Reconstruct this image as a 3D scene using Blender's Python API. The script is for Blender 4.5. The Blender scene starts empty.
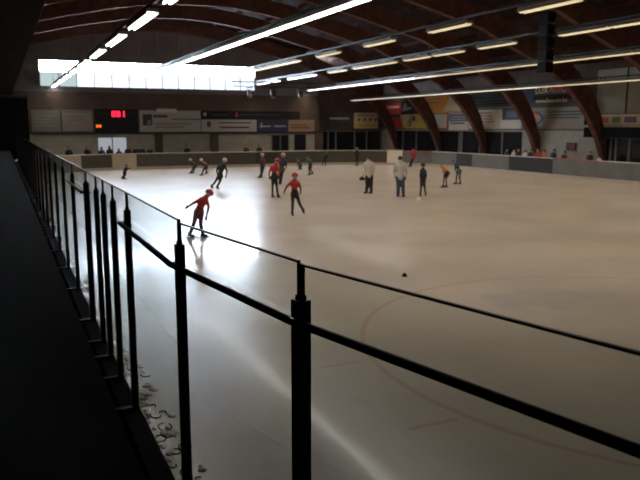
import bpy, bmesh, math, random
import numpy as np
from mathutils import Vector, Matrix
random.seed(7)
SC = bpy.context.scene
COL = SC.collection
R = math.radians
F_PX = 700.0
CAM_H = 3.2
VX, VY = 0.0, 126.0
PITCH = math.atan((240 - VY) / F_PX)
YAW = math.atan((320 - VX) * math.cos(PITCH) / F_PX)

# ------------------------------------------------------------------ materials
def mat(name, col, rough=0.6, metal=0.0, noise=0.0, nscale=8.0, emit=None, estr=0.0, spec=0.5):
    m = bpy.data.materials.new(name); m.use_nodes = True
    nt = m.node_tree; b = nt.nodes['Principled BSDF']
    b.inputs['Base Color'].default_value = (*col, 1)
    b.inputs['Roughness'].default_value = rough
    b.inputs['Metallic'].default_value = metal
    b.inputs['Specular IOR Level'].default_value = spec
    if noise > 0:
        tc = nt.nodes.new('ShaderNodeTexCoord'); n = nt.nodes.new('ShaderNodeTexNoise')
        n.inputs['Scale'].default_value = nscale; n.inputs['Detail'].default_value = 4
        r = nt.nodes.new('ShaderNodeMapRange')
        r.inputs['To Min'].default_value = 1 - noise; r.inputs['To Max'].default_value = 1 + noise
        r.inputs['From Min'].default_value = .3; r.inputs['From Max'].default_value = .7
        mx = nt.nodes.new('ShaderNodeVectorMath'); mx.operation = 'SCALE'
        mx.inputs[0].default_value = col
        nt.links.new(tc.outputs['Object'], n.inputs['Vector'])
        nt.links.new(n.outputs['Fac'], r.inputs['Value'])
        nt.links.new(r.outputs['Result'], mx.inputs['Scale'])
        nt.links.new(mx.outputs['Vector'], b.inputs['Base Color'])
    if emit:
        b.inputs['Emission Color'].default_value = (*emit, 1)
        b.inputs['Emission Strength'].default_value = estr
    return m

def glass_mat(name, tint, refl=1.0, rough=0.0):
    m = bpy.data.materials.new(name); m.use_nodes = True
    nt = m.node_tree; nt.nodes.clear()
    out = nt.nodes.new('ShaderNodeOutputMaterial'); mix = nt.nodes.new('ShaderNodeMixShader')
    tr = nt.nodes.new('ShaderNodeBsdfTransparent'); gl = nt.nodes.new('ShaderNodeBsdfGlossy')
    fr = nt.nodes.new('ShaderNodeFresnel'); mu = nt.nodes.new('ShaderNodeMath'); mu.operation = 'MULTIPLY'
    tr.inputs['Color'].default_value = (*tint, 1)
    gl.inputs['Roughness'].default_value = rough
    fr.inputs['IOR'].default_value = 1.45; mu.inputs[1].default_value = refl
    L = nt.links.new
    geo = nt.nodes.new('ShaderNodeNewGeometry'); fm = nt.nodes.new('ShaderNodeMath'); fm.operation = 'SUBTRACT'; fm.inputs[0].default_value = 1
    m2 = nt.nodes.new('ShaderNodeMath'); m2.operation = 'MULTIPLY'
    L(geo.outputs['Backfacing'], fm.inputs[1]); L(fr.outputs['Fac'], mu.inputs[0]); L(mu.outputs[0], m2.inputs[0]); L(fm.outputs[0], m2.inputs[1]); L(m2.outputs[0], mix.inputs[0])
    L(tr.outputs[0], mix.inputs[1]); L(gl.outputs[0], mix.inputs[2]); L(mix.outputs[0], out.inputs['Surface'])
    return m

def ice_mat():
    m = bpy.data.materials.new('ice'); m.use_nodes = True
    nt = m.node_tree; N = nt.nodes.new; L = nt.links.new
    b = nt.nodes['Principled BSDF']
    tc = N('ShaderNodeTexCoord')
    # broad cloudy wear
    n1 = N('ShaderNodeTexNoise'); n1.inputs['Scale'].default_value = .35; n1.inputs['Detail'].default_value = 6
    L(tc.outputs['Object'], n1.inputs['Vector'])
    base = N('ShaderNodeMix'); base.data_type = 'RGBA'
    base.inputs['A'].default_value = ICE_A; base.inputs['B'].default_value = ICE_B
    rr = N('ShaderNodeMapRange'); rr.inputs['From Min'].default_value = .35; rr.inputs['From Max'].default_value = .65
    L(n1.outputs['Fac'], rr.inputs['Value']); L(rr.outputs[0], base.inputs['Factor'])
    # skate scratches: stretched noise in two directions
    mp = N('ShaderNodeMapping'); mp.inputs['Rotation'].default_value = (0, 0, R(14)); mp.inputs['Scale'].default_value = (9, .35, 1)
    L(tc.outputs['Object'], mp.inputs['Vector'])
    n2 = N('ShaderNodeTexNoise'); n2.inputs['Scale'].default_value = 1.0; n2.inputs['Detail'].default_value = 5
    L(mp.outputs[0], n2.inputs['Vector'])
    mp3 = N('ShaderNodeMapping'); mp3.inputs['Rotation'].default_value = (0, 0, R(-38)); mp3.inputs['Scale'].default_value = (7, .3, 1)
    L(tc.outputs['Object'], mp3.inputs['Vector'])
    n3 = N('ShaderNodeTexNoise'); n3.inputs['Scale'].default_value = 1.0; n3.inputs['Detail'].default_value = 5
    L(mp3.outputs[0], n3.inputs['Vector'])
    ad = N('ShaderNodeMath'); ad.operation = 'ADD'
    L(n2.outputs['Fac'], ad.inputs[0]); L(n3.outputs['Fac'], ad.inputs[1])
    sc = N('ShaderNodeMapRange'); sc.inputs['From Min'].default_value = .75; sc.inputs['From Max'].default_value = 1.3
    sc.inputs['To Min'].default_value = .985; sc.inputs['To Max'].default_value = 1.02
    L(ad.outputs[0], sc.inputs['Value'])
    vm = N('ShaderNodeVectorMath'); vm.operation = 'SCALE'
    L(base.outputs['Result'], vm.inputs[0]); L(sc.outputs[0], vm.inputs['Scale'])
    # painted markings frozen in the ice
    sep = N('ShaderNodeSeparateXYZ'); L(tc.outputs['Object'], sep.inputs[0])
    def math_(op, a, bb=None, c=None):
        k = N('ShaderNodeMath'); k.operation = op
        for i, v in enumerate((a, bb, c)):
            if v is None: continue
            if isinstance(v, (int, float)): k.inputs[i].default_value = v
            else: L(v, k.inputs[i])
        return k.outputs[0]
    X, Y = sep.outputs['X'], sep.outputs['Y']
    def dist(cx, cy, sx=1, sy=1):
        dx = math_('MULTIPLY', math_('SUBTRACT', X, cx), sx); dy = math_('MULTIPLY', math_('SUBTRACT', Y, cy), sy)
        return math_('SQRT', math_('ADD', math_('MULTIPLY', dx, dx), math_('MULTIPLY', dy, dy)))
    def band(v, c, w): return math_('LESS_THAN', math_('ABSOLUTE', math_('SUBTRACT', v, c)), w)
    def rect(cx, cy, hx, hy): return math_('MULTIPLY', band(X, cx, hx), band(Y, cy, hy))
    ring = band(dist(8.9, 7.2), 4.5, .045)
    spot = math_('LESS_THAN', dist(8.9, 7.2), .28)
    t1 = rect(4.08, 6.05, .32, .04); t2 = rect(4.0, 8.2, .32, .04)
    marks = math_('MAXIMUM', math_('MAXIMUM', ring, spot), math_('MAXIMUM', t1, t2))
    mk = N('ShaderNodeMix'); mk.data_type = 'RGBA'; mk.inputs['B'].default_value = (.42, .2, .17, 1)
    L(math_('MULTIPLY', marks, .5), mk.inputs['Factor']); L(vm.outputs[0], mk.inputs['A'])
    # faded blue-grey emblem patch
    nb = N('ShaderNodeTexNoise'); nb.inputs['Scale'].default_value = 1.5; nb.inputs['Detail'].default_value = 3
    L(tc.outputs['Object'], nb.inputs['Vector'])
    dd = math_('ADD', dist(9.2, 10.0, .8, 1.35), math_('MULTIPLY', math_('SUBTRACT', nb.outputs['Fac'], .5), 1.6))
    pm = N('ShaderNodeMapRange'); pm.inputs['From Min'].default_value = .75; pm.inputs['From Max'].default_value = 1.05
    pm.inputs['To Min'].default_value = .38; pm.inputs['To Max'].default_value = 0
    L(dd, pm.inputs['Value'])
    mk2 = N('ShaderNodeMix'); mk2.data_type = 'RGBA'; mk2.inputs['B'].default_value = (.27, .27, .35, 1)
    L(pm.outputs[0], mk2.inputs['Factor']); L(mk.outputs['Result'], mk2.inputs['A'])
    L(mk2.outputs['Result'], b.inputs['Base Color'])
    rg = N('ShaderNodeMapRange'); rg.inputs['From Min'].default_value = .7; rg.inputs['From Max'].default_value = 1.3
    rg.inputs['To Min'].default_value = ICE_R0; rg.inputs['To Max'].default_value = ICE_R1
    L(ad.outputs[0], rg.inputs['Value']); L(rg.outputs[0], b.inputs['Roughness'])
    b.inputs['Specular IOR Level'].default_value = ICE_SPEC
    b.inputs['Coat Weight'].default_value = .22; b.inputs['Coat Roughness'].default_value = .09
    bp = N('ShaderNodeBump'); bp.inputs['Strength'].default_value = .004; bp.inputs['Distance'].default_value = .02
    L(ad.outputs[0], bp.inputs['Height']); L(bp.outputs[0], b.inputs['Normal'])
    return m

ICE_A = (.56, .50, .43, 1); ICE_B = (.44, .39, .335, 1); ICE_R0, ICE_R1, ICE_SPEC = .276, .284, .5

M = dict(
    ice=ice_mat(),
    snow=mat('snow', (.62, .61, .6), .8, noise=.25, nscale=14),
    slab=mat('dark_concrete', (.09, .085, .08), .8, noise=.2, nscale=2),
    rubber=mat('black_rubber_and_shade', (.006, .006, .007), .9, spec=.1),  # real rubber on small items; on the terrace floor, shade put into the colour
    black=mat('black_trim_and_shade', (.005, .005, .006), .9, spec=.1),  # stand ceiling and walls: darkness of the unlit side painted in as black
    brown=mat('brown_cladding', (.085, .056, .042), .7, noise=.25, nscale=1.2),
    gable=mat('gable_panel', (.155, .14, .155), .8, noise=.12, nscale=.8),
    block=mat('painted_block', (.34, .32, .27), .8, noise=.12, nscale=2),
    deck=mat('roof_deck', (.03, .019, .016), .95, noise=.3, nscale=1.5, spec=.05),
    purlin=mat('purlin', (.055, .03, .025), .95, noise=.25, nscale=2, spec=.05),
    glulam=mat('glulam', (.105, .048, .038), .9, noise=.25, nscale=3, spec=.1),
    steel=mat('grey_steel', (.3, .3, .3), .4, metal=.7),
    dsteel=mat('dark_steel', (.02, .02, .022), .5, metal=.3),
    post=mat('post_black', (.012, .012, .015), .4, metal=.2),
    edge=mat('glass_edge', (.012, .02, .022), .4),
    rail=mat('rail_black', (.012, .012, .014), .5),
    glass=glass_mat('barrier_glass', (.95, .973, .965), 1.15),
    pane=glass_mat('window_glass', (.95, .97, 1), .5),
    panelow=glass_mat('window_lower_glass', (.13, .132, .135), .3), panegreen=glass_mat('window_green_glass', (.085, .09, .086), .3),
    doorglass=glass_mat('door_glass', (.068, .066, .066), .3),
    darkglass=mat('dark_glazing', (.012, .014, .018), .15),
    frame=mat('light_frame', (.13, .13, .12), .6),
    mull=mat('window_mullion', (.3, .33, .36), .5),
    lamp_w=mat('lamp_white', (.9, .9, .9), .5, emit=(1, .97, .92), estr=14),
    lamp_c=mat('lamp_cool', (.9, .9, .9), .5, emit=(.97, .98, 1), estr=5),
    lamp_y=mat('lamp_warm', (.9, .85, .7), .5, emit=(1, .80, .45), estr=.65),
    lamp_n=mat('lamp_neutral', (.9, .88, .8), .5, emit=(1, .9, .70), estr=1.15),
    housing=mat('lamp_housing', (.16, .13, .11), .5),
    cap=mat('cap_white', (.55, .51, .46), .5),
    capred=mat('cap_red', (.45, .06, .05), .5),
    kick=mat('kick_strip', (.42, .36, .29), .5, noise=.1, nscale=2),
    b_grey=mat('board_grey', (.12, .117, .108), .7, noise=.1, nscale=1.5),
    b_dark=mat('board_dark', (.018, .02, .02), .8, noise=.1, nscale=1.5),
    b_char=mat('board_charcoal', (.03, .03, .028), .5, noise=.1, nscale=1.5),
    b_tan=mat('board_tan', (.40, .34, .27), .5, noise=.08, nscale=1.5),
    b_brown=mat('board_brown', (.060, .055, .047), .5, noise=.1, nscale=1.5),
    b_white=mat('board_white', (.75, .70, .62), .5),
    navy=mat('board_navy', (.006, .007, .016), .9, spec=.1),
    # banners
    bn_white=mat('banner_white', (.62, .57, .49), .6), bn_grey=mat('banner_grey', (.40, .385, .355), .6), bn_dim=mat('banner_dim', (.17, .165, .155), .6), bn_mid=mat('banner_mid', (.24, .215, .18), .6),
    bn_dgrey=mat('banner_dark_grey', (.04, .042, .048), .6), bn_black=mat('banner_black', (.009, .009, .012), .8),
    bn_navy=mat('banner_navy', (.02, .03, .085), .6), bn_red=mat('banner_red', (.5, .04, .03), .6),
    bn_orange=mat('banner_orange', (.72, .27, .03), .6), bn_yellow=mat('banner_yellow', (.58, .42, .09), .6),
    bn_cream=mat('banner_cream', (.68, .58, .38), .6), bn_tan=mat('banner_tan', (.28, .19, .12), .6),
    bn_maroon=mat('banner_maroon', (.14, .03, .03), .6), bn_blue=mat('banner_blue', (.10, .13, .20), .6),
    bn_green=mat('banner_green', (.2, .3, .12), .6), bn_purple=mat('banner_purple', (.22, .12, .2), .6),
    bn_orred=mat('banner_orange_red', (.7, .15, .06), .6), ink=mat('banner_ink', (.05, .05, .06), .6),
    led_r=mat('led_red', (.1, 0, 0), .5, emit=(1, .015, .05), estr=3.0),
    led_o=mat('led_orange', (.1, .03, 0), .5, emit=(1, .16, .02), estr=1.3),
    # people
    skin=mat('skin', (.45, .27, .2), .6), hair=mat('hair_dark', (.015, .012, .01), .7), hairb=mat('hair_brown', (.06, .035, .02), .7),
    c_black=mat('cloth_black', (.010, .010, .014), .7), c_navy=mat('cloth_navy', (.018, .024, .05), .7),
    c_red=mat('cloth_red', (.32, .014, .02), .6), c_dred=mat('cloth_dark_red', (.16, .02, .03), .6),
    c_maroon=mat('cloth_maroon', (.10, .03, .04), .7), c_beige=mat('cloth_beige', (.50, .46, .39), .8),
    c_grey=mat('cloth_grey', (.44, .43, .40), .8), c_jean=mat('cloth_denim', (.035, .05, .10), .8),
    c_orange=mat('cloth_orange', (.62, .13, .04), .7), c_green=mat('cloth_green', (.10, .42, .10), .6),
    c_blue=mat('cloth_blue', (.03, .05, .22), .6), c_pink=mat('cloth_pink', (.3, .14, .12), .7),
    c_steel=mat('cloth_steel_blue', (.09, .11, .17), .7), c_teal=mat('cloth_teal', (.05, .11, .09), .7),
    c_white=mat('cloth_white', (.6, .58, .54), .7), c_cream=mat('helmet_cream', (.5, .47, .38), .5),
    c_dgreen=mat('cloth_dark_green', (.02, .03, .022), .7),
    blade=mat('blade_steel', (.6, .6, .6), .25, metal=1), eye=mat('eye', (.02, .02, .02), .3),
    lip=mat('lip', (.3, .1, .09), .6),
)

# ------------------------------------------------------------------ helpers
def link(name, me, parent=None, loc=None, rotz=0):
    o = bpy.data.objects.new(name, me); COL.objects.link(o)
    if parent: o.parent = parent
    if loc is not None: o.location = loc
    if rotz: o.rotation_euler = (0, 0, rotz)
    return o

class MB:
    """collects shapes, then links them as ONE mesh object"""
    def __init__(s): s.v = []; s.f = []; s.m = []
    def add(s, vs, fs, mi=0):
        o = len(s.v); s.v += [tuple(v) for v in vs]; s.f += [tuple(i + o for i in f) for f in fs]; s.m += [mi] * len(fs)
        return s
    def box(s, x0, x1, y0, y1, z0, z1, mi=0):
        vs = [(x, y, z) for z in (z0, z1) for y in (y0, y1) for x in (x0, x1)]
        return s.add(vs, [(0, 2, 3, 1), (4, 5, 7, 6), (0, 1, 5, 4), (2, 6, 7, 3), (0, 4, 6, 2), (1, 3, 7, 5)], mi)
    def tube(s, p, q, r0, r1=None, n=10, mi=0):
        r1 = r0 if r1 is None else r1
        p, q = Vector(p), Vector(q); d = (q - p).normalized()
        a = d.orthogonal().normalized(); b = d.cross(a)
        vs = []
        for c, r in ((p, r0), (q, r1)):
            vs += [c + (a * math.cos(2 * math.pi * i / n) + b * math.sin(2 * math.pi * i / n)) * r for i in range(n)]
        fs = [(i, (i + 1) % n, n + (i + 1) % n, n + i) for i in range(n)] + [tuple(range(n - 1, -1, -1)), tuple(range(n, 2 * n))]
        return s.add(vs, fs, mi)
    def capsule(s, p, q, r0, r1, n=10, mi=0, sub=3):
        p, q = Vector(p), Vector(q); d = q - p
        L = d.length; d = d.normalized() if L > 1e-6 else Vector((0, 0, 1))
        a = d.orthogonal().normalized(); b = d.cross(a)
        prof = [(-r0 * math.cos(t), r0 * math.sin(t)) for t in [math.pi / 2 * k / sub for k in range(1, sub + 1)]]
        prof += [(L + r1 * math.sin(t), r1 * math.cos(t)) for t in [math.pi / 2 * k / sub for k in range(0, sub)]]
        vs = [p - d * r0]
        for h, r in prof:
            vs += [p + d * h + (a * math.cos(2 * math.pi * i / n) + b * math.sin(2 * math.pi * i / n)) * r for i in range(n)]
        vs.append(q + d * r1)
        fs = [(0, 1 + (i + 1) % n, 1 + i) for i in range(n)]
        for k in range(len(prof) - 1):
            o = 1 + k * n
            fs += [(o + i, o + (i + 1) % n, o + n + (i + 1) % n, o + n + i) for i in range(n)]
        o = 1 + (len(prof) - 1) * n; e = len(vs) - 1
        fs += [(o + i, o + (i + 1) % n, e) for i in range(n)]
        return s.add(vs, fs, mi)
    def ellip(s, c, rx, ry, rz, n=12, k=8, z0=-1.0, mi=0):
        """ellipsoid, cut flat below z0 (fraction of rz)"""
        c = Vector(c); t0 = math.acos(max(-1, min(1, z0)))
        rows = [t0 * i / k for i in range(1, k + 1)]
        vs = [c + Vector((0, 0, rz))]
        for t in rows:
            vs += [c + Vector((rx * math.sin(t) * math.cos(2 * math.pi * i / n), ry * math.sin(t) * math.sin(2 * math.pi * i / n), rz * math.cos(t))) for i in range(n)]
        fs = [(0, 1 + i, 1 + (i + 1) % n) for i in range(n)]
        for j in range(k - 1):
            o = 1 + j * n
            fs += [(o + i, o + n + i, o + n + (i + 1) % n, o + (i + 1) % n) for i in range(n)]
        fs.append(tuple(1 + (k - 1) * n + i for i in range(n)))
        return s.add(vs, fs, mi)
    def strip(s, pts, nrm, a, b, z0, z1, mi=0):
        """solid band along a polyline, from offset a to b along the normals"""
        n = len(pts); vs = []
        for (x, y), (nx, ny) in zip(pts, nrm):
            vs += [(x + nx * a, y + ny * a, z0), (x + nx * b, y + ny * b, z0), (x + nx * b, y + ny * b, z1), (x + nx * a, y + ny * a, z1)]
        fs = []
        for i in range(n - 1):
            o = 4 * i
            for k in range(4): fs.append((o + k, o + (k + 1) % 4, o + 4 + (k + 1) % 4, o + 4 + k))
        fs += [(3, 2, 1, 0), tuple(4 * (n - 1) + k for k in range(4))]
        return s.add(vs, fs, mi)
    def mesh(s, name, mats, smooth=False, bevel=0):
        me = bpy.data.meshes.new(name); me.from_pydata(s.v, [], s.f)
        for m in (mats if isinstance(mats, (list, tuple)) else [mats]): me.materials.append(m)
        for p, mi in zip(me.polygons, s.m): p.material_index = mi; p.use_smooth = smooth
        bm = bmesh.new(); bm.from_mesh(me); bmesh.ops.recalc_face_normals(bm, faces=bm.faces)
        if bevel: bmesh.ops.bevel(bm, geom=bm.edges[:], offset=bevel, segments=2, affect='EDGES', profile=.7)
        bm.to_mesh(me); bm.free(); me.update()
        return me
    def build(s, name, mats, parent=None, loc=None, rotz=0, smooth=False, bevel=0):
        return link(name, s.mesh(name, mats, smooth, bevel), parent, loc, rotz)

def tag(o, label=None, cat=None, group=None, kind=None):
    if label: o['label'] = label
    if cat: o['category'] = cat
    if group: o['group'] = group
    if kind: o['kind'] = kind
    return o
def thing(name, label, cat, loc=(0, 0, 0), rotz=0, group=None):
    return tag(link(name, None, None, loc, rotz), label, cat, group)
def struct(o): o['kind'] = 'structure'; return o
ORD = ['first', 'second', 'third', 'fourth', 'fifth', 'sixth', 'seventh', 'eighth', 'ninth', 'tenth', 'eleventh', 'twelfth', 'thirteenth',
       'fourteenth', 'fifteenth', 'sixteenth', 'seventeenth', 'eighteenth', 'nineteenth', 'twentieth']
def ordn(i): return ORD[i] if i < 20 else ('twenty-' + ORD[i - 20] if i < 29 else 'thirtieth')

def text_mesh(txt, size, mt, align='CENTER'):
    cu = bpy.data.curves.new('txt', 'FONT'); cu.body = txt; cu.size = size; cu.align_x = align; cu.align_y = 'CENTER'; cu.extrude = .006
    cu.offset = size * .012
    o = bpy.data.objects.new('txt', cu); COL.objects.link(o)
    bpy.context.view_layer.update()
    me = bpy.data.meshes.new_from_object(o.evaluated_get(bpy.context.evaluated_depsgraph_get()))
    bpy.data.objects.remove(o); me.materials.clear(); me.materials.append(mt)
    return me

# ------------------------------------------------------------------ rink outline
XL, XR, YN, YF, RC = .8, 31.8, -4.36, 53.3, 8.3
NEAR = [(.8, 3.94), (.84, 3.2), (.965, 2.31), (1.19, 1.36), (1.43, .37), (1.85, -.55), (2.45, -1.4), (3.3, -2.35), (4.4, -3.2), (5.7, -3.85), (7.3, -4.25), (9.1, -4.36)]
def outline(side, t):
    """point and outward normal on a stretch of the rink edge"""
    if side == 'near_left':
        i = min(int(t), len(NEAR) - 2); f = t - i
        x, y = (NEAR[i][k] * (1 - f) + NEAR[i + 1][k] * f for k in (0, 1))
        a, b = NEAR[max(0, round(t) - 1)], NEAR[min(len(NEAR) - 1, round(t) + 1)]
        d = Vector((b[0] - a[0], b[1] - a[1])).normalized()
        return (x, y), (d.y, -d.x)
    if side == 'left': return (XL, t), (-1, 0)
    if side == 'right': return (XR, t), (1, 0)
    if side == 'far': return (t, YF), (0, 1)
    c = {'far_left': (XL + RC, YF - RC, 90), 'far_right': (XR - RC, YF - RC, 0)}[side]
    a = R(c[2] + t); n = (math.cos(a), math.sin(a))
    return (c[0] + RC * n[0], c[1] + RC * n[1]), n
def path(side, t0, t1, n=None):
    n = n or (7 if side in ('near_left', 'far_left', 'far_right') else 2)
    q = [outline(side, t0 + (t1 - t0) * i / (n - 1)) for i in range(n)]
    return [a for a, b in q], [b for a, b in q]

# ------------------------------------------------------------------ the setting
XW0, XW1, YB, YW, YR = -10.0, 34.0, -10.0, 58.0, 60.5
struct(MB().box(XW0 - .3, XW1 + .3, YB - .3, YR + .3, -.4, -.03).build('floor', M['slab']))
pts = []
pts += NEAR
for cx, cy, a0 in ((XR - RC, YN + RC, 270), (XR - RC, YF - RC, 0), (XL + RC, YF - RC, 90)):
    pts += [(cx + RC * math.cos(R(a0 + 90 * i / 14)), cy + RC * math.sin(R(a0 + 90 * i / 14))) for i in range(15)]
n = len(pts); mb = MB()
mb.add([(x, y, -.03) for x, y in pts] + [(x, y, 0) for x, y in pts],
       [tuple(range(n - 1, -1, -1)), tuple(range(n, 2 * n))] + [(i, (i + 1) % n, n + (i + 1) % n, n + i) for i in range(n)])
struct(mb.build('ice_floor', M['ice']))
# standing terrace behind the left barrier and its low ceiling
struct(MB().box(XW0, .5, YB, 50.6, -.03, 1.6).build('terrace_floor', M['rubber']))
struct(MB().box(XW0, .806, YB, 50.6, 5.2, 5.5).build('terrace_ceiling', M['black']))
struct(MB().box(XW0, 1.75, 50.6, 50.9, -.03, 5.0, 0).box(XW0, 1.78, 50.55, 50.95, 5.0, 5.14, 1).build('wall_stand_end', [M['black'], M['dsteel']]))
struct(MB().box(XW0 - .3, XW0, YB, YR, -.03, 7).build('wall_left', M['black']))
struct(MB().box(XW0, XW1, YB - .3, YB, -.03, 12).build('wall_near', M['brown']))
# right wall: painted block below, cladding behind the banners above
w = MB()
w.box(XW1, XW1 + .3, YB, YR, -.03, 2.9, 0); w.box(XW1, XW1 + .3, YB, YR, 2.9, 7.2, 1)
struct(w.build('wall_right', [M['block'], M['brown']]))
struct(MB().box(33.96, 34.0, 24.2, 33.4, 3.95, 6.6, 0).box(33.93, 33.96, 31.0, 31.12, 3.95, 6.6, 1).box(33.93, 33.96, 28.0, 28.12, 3.95, 6.6, 1)
       .build('trim_1', [mat('pale_panel', (.30, .285, .25), .7, noise=.1, nscale=1), M['dsteel']]))
# roof deck profile (mirrored about the ridge at x = 12)
DK = [(0, 11.75), (4, 11.5), (8, 10.75), (12, 9.95), (17, 8.6), (22.6, 6.9)]
prof = [(12 - d, z) for d, z in DK[::-1]] + [(12 + d, z) for d, z in DK[1:]]
def deck_z(x): return float(np.interp(x, [p[0] for p in prof], [p[1] for p in prof]))
mb = MB(); k = len(prof)
vs = [(x, y, z + dz) for y in (YB - .3, YR + .3) for dz in (0, .25) for x, z in prof]
fs = []
for i in range(k - 1):
    fs += [(i, i + 1, 2 * k + i + 1, 2 * k + i), (k + i, 3 * k + i, 3 * k + i + 1, k + i + 1)]
mb.add(vs, fs, 0)
for i in range(1, 20):                                              # purlins under the deck
    x = -9.6 + 43.2 * i / 20; z = deck_z(x)
    mb.box(x - .08, x + .08, YB, YW, z - .26, z + .02, 1)
struct(mb.build('ceiling', [M['deck'], M['purlin']]))
# far end wall with a strip window and a glazed doorway
wx0, wx1, wz0, wz1 = 3.0, 20.1, 6.2, 8.1
mb = MB()
mb.box(XW0, 6.9, YW, YW + .3, -.03, 2.6, 0); mb.box(9.24, 26, YW, YW + .3, -.03, 2.6, 0); mb.box(6.9, 9.24, YW, YW + .3, 2.35, 2.6, 0)
mb.box(XW0, 26, YW, YW + .3, 2.6, 5.8, 1)
mb.box(XW0, 26, YW, YW + .3, 5.8, wz0, 2); mb.box(XW0, wx0, YW, YW + .3, wz0, wz1, 2); mb.box(wx1, 26, YW, YW + .3, wz0, wz1, 2)
gp = [(XW0, wz1)] + [(x, z) for x, z in prof if XW0 < x < 26] + [(26, deck_z(26)), (26, wz1)]
g = len(gp)
mb.add([(x, YW, z) for x, z in gp] + [(x, YW + .3, z) for x, z in gp],
       [tuple(range(g)), tuple(range(2 * g - 1, g - 1, -1))] + [(i, (i + 1) % g, g + (i + 1) % g, g + i) for i in range(g)], 2)
struct(mb.build('wall_far', [M['block'], M['brown'], M['gable']]))
mb = MB().box(26, 26.3, YW + .3, YR, -.03, 7.9, 1).box(26.3, XW1, YR, YR + .3, -.03, 1.0, 0).box(26.3, XW1, YR, YR + .3, 1.0, 2.75, 0).box(26.3, XW1, YR, YR + .3, 2.75, 9.2, 1)
struct(mb.build('wall_corner', [M['block'], M['brown']]))
win = struct(MB().box(wx0, wx1, YW - .02, YW + .12, wz0 - .08, wz0, 0).box(wx0, wx1, YW - .02, YW + .12, wz1, wz1 + .06, 0)
             .box(wx0 - .06, wx0, YW - .02, YW + .12, wz0, wz1, 0).box(wx1, wx1 + .06, YW - .02, YW + .12, wz0, wz1, 0).build('window_1', M['mull']))
mb = MB()
nm = 13
for i in range(1, nm):
    x = wx0 + (wx1 - wx0) * i / nm; mb.box(x - .025, x + .025, YW + .02, YW + .1, wz0, wz1)
zt = wz0 + .55 * (wz1 - wz0)
mb.box(wx0, wx1, YW + .02, YW + .1, zt - .03, zt + .03)
mb.build('mullion', M['mull'], win)
MB().box(wx0, wx1, YW + .05, YW + .062, zt, wz1).build('upper_pane', M['pane'], win)
xs = wx0 + (wx1 - wx0) * 2 / nm
MB().box(xs, wx1, YW + .05, YW + .062, wz0, zt).build('lower_pane', M['panelow'], win)
tag(MB().box(wx0, xs, YW + .05, YW + .062, wz0, zt).build('lower_pane', M['panegreen'], win), 'dull greenish lower panes')
dr = struct(MB().box(6.9, 9.24, YW + .02, YW + .14, 2.28, 2.35).box(6.9, 6.98, YW + .02, YW + .14, -.03, 2.28).box(9.16, 9.24, YW + .02, YW + .14, -.03, 2.28)
            .box(8.03, 8.11, YW + .02, YW + .14, -.03, 2.28).build('door_1', M['mull']))
MB().box(6.98, 9.16, YW + .06, YW + .075, -.03, 2.28).build('pane', M['doorglass'], dr)
# dark doors of the far wall
for i, (a, b) in enumerate(((21.57, 23.07), (23.74, 24.7))):
    d = struct(MB().box(a, b, YW - .06, YW, -.03, 2.4, 0).build('door_%d' % (i + 2), M['darkglass']))
    f = MB().box(a - .07, a, YW - .08, YW, -.03, 2.47).box(b, b + .07, YW - .08, YW, -.03, 2.47).box(a, b, YW - .08, YW, 2.4, 2.47)
    if i == 0: f.box((a + b) / 2 - .04, (a + b) / 2 + .04, YW - .08, YW, -.03, 2.4)
    f.build('door_frame', M['frame'] if i == 0 else M['dsteel'], d)
# glazed front in the corner recess and along the right wall
def glazing(idx, axis, c, a, b, z0, z1, posts, fm='frame'):
    s = -1
    def bx(m, u0, u1, w0, w1, q0, q1):
        return m.box(u0, u1, c + w0, c + w1, q0, q1) if axis == 'x' else m.box(c + w0, c + w1, u0, u1, q0, q1)
    o = struct(bx(MB(), a, b, -.04, 0, z0, z1).build('window_%d' % idx, M['darkglass']))
    f = MB(); bx(f, a, b, -.08, 0, z1 - .06, z1); bx(f, a, b, -.08, 0, z0, z0 + .06)
    for p in posts: bx(f, p - .07, p + .07, -.1, 0, z0 + .06, z1 - .06)
    f.build('window_frame', M[fm], o)
    return o
glazing(2, 'x', YR, 26.4, 33.9, .3, 2.75, (26.5, 28.1, 28.9, 30.9, 32.2, 33.8))
glazing(3, 'y', XW1, 47.6, 57.8, .3, 2.82, (47.7, 50.6, 54.2, 56.5))
glazing(4, 'y', XW1, 40.2, 47.4, .3, 2.82, (42.3, 45.0, 47.3))
glazing(5, 'y', XW1, 25.0, 32.7, .3, 2.5, (28.6, 30.6, 31.6, 32.0))
# ceiling over the glazed booth on the right, and the trim behind it
struct(MB().box(33.35, 34.0, 24.2, 33.7, 2.5, 3.12).build('trim_2', M['black']))
# concrete column on the far wall and thin pipe
for nm_, x, wd, mt in (('trim_3', 26.0, .35, 'brown'), ('trim_4', 16.4, .28, 'brown'), ('trim_5', 11.7, .3, 'brown')):
    struct(MB().box(x - wd, x + wd, YW - .25, YW, -.03, 2.6).build(nm_, M[mt]))
struct(MB().box(2.2, 26, YW - .12, YW, 2.58, 2.7).build('trim_6', M['dsteel']))
struct(MB().box(3.0, 26, YW - .5, YW, .98, 1.06).build('trim_7', M['block']))

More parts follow.
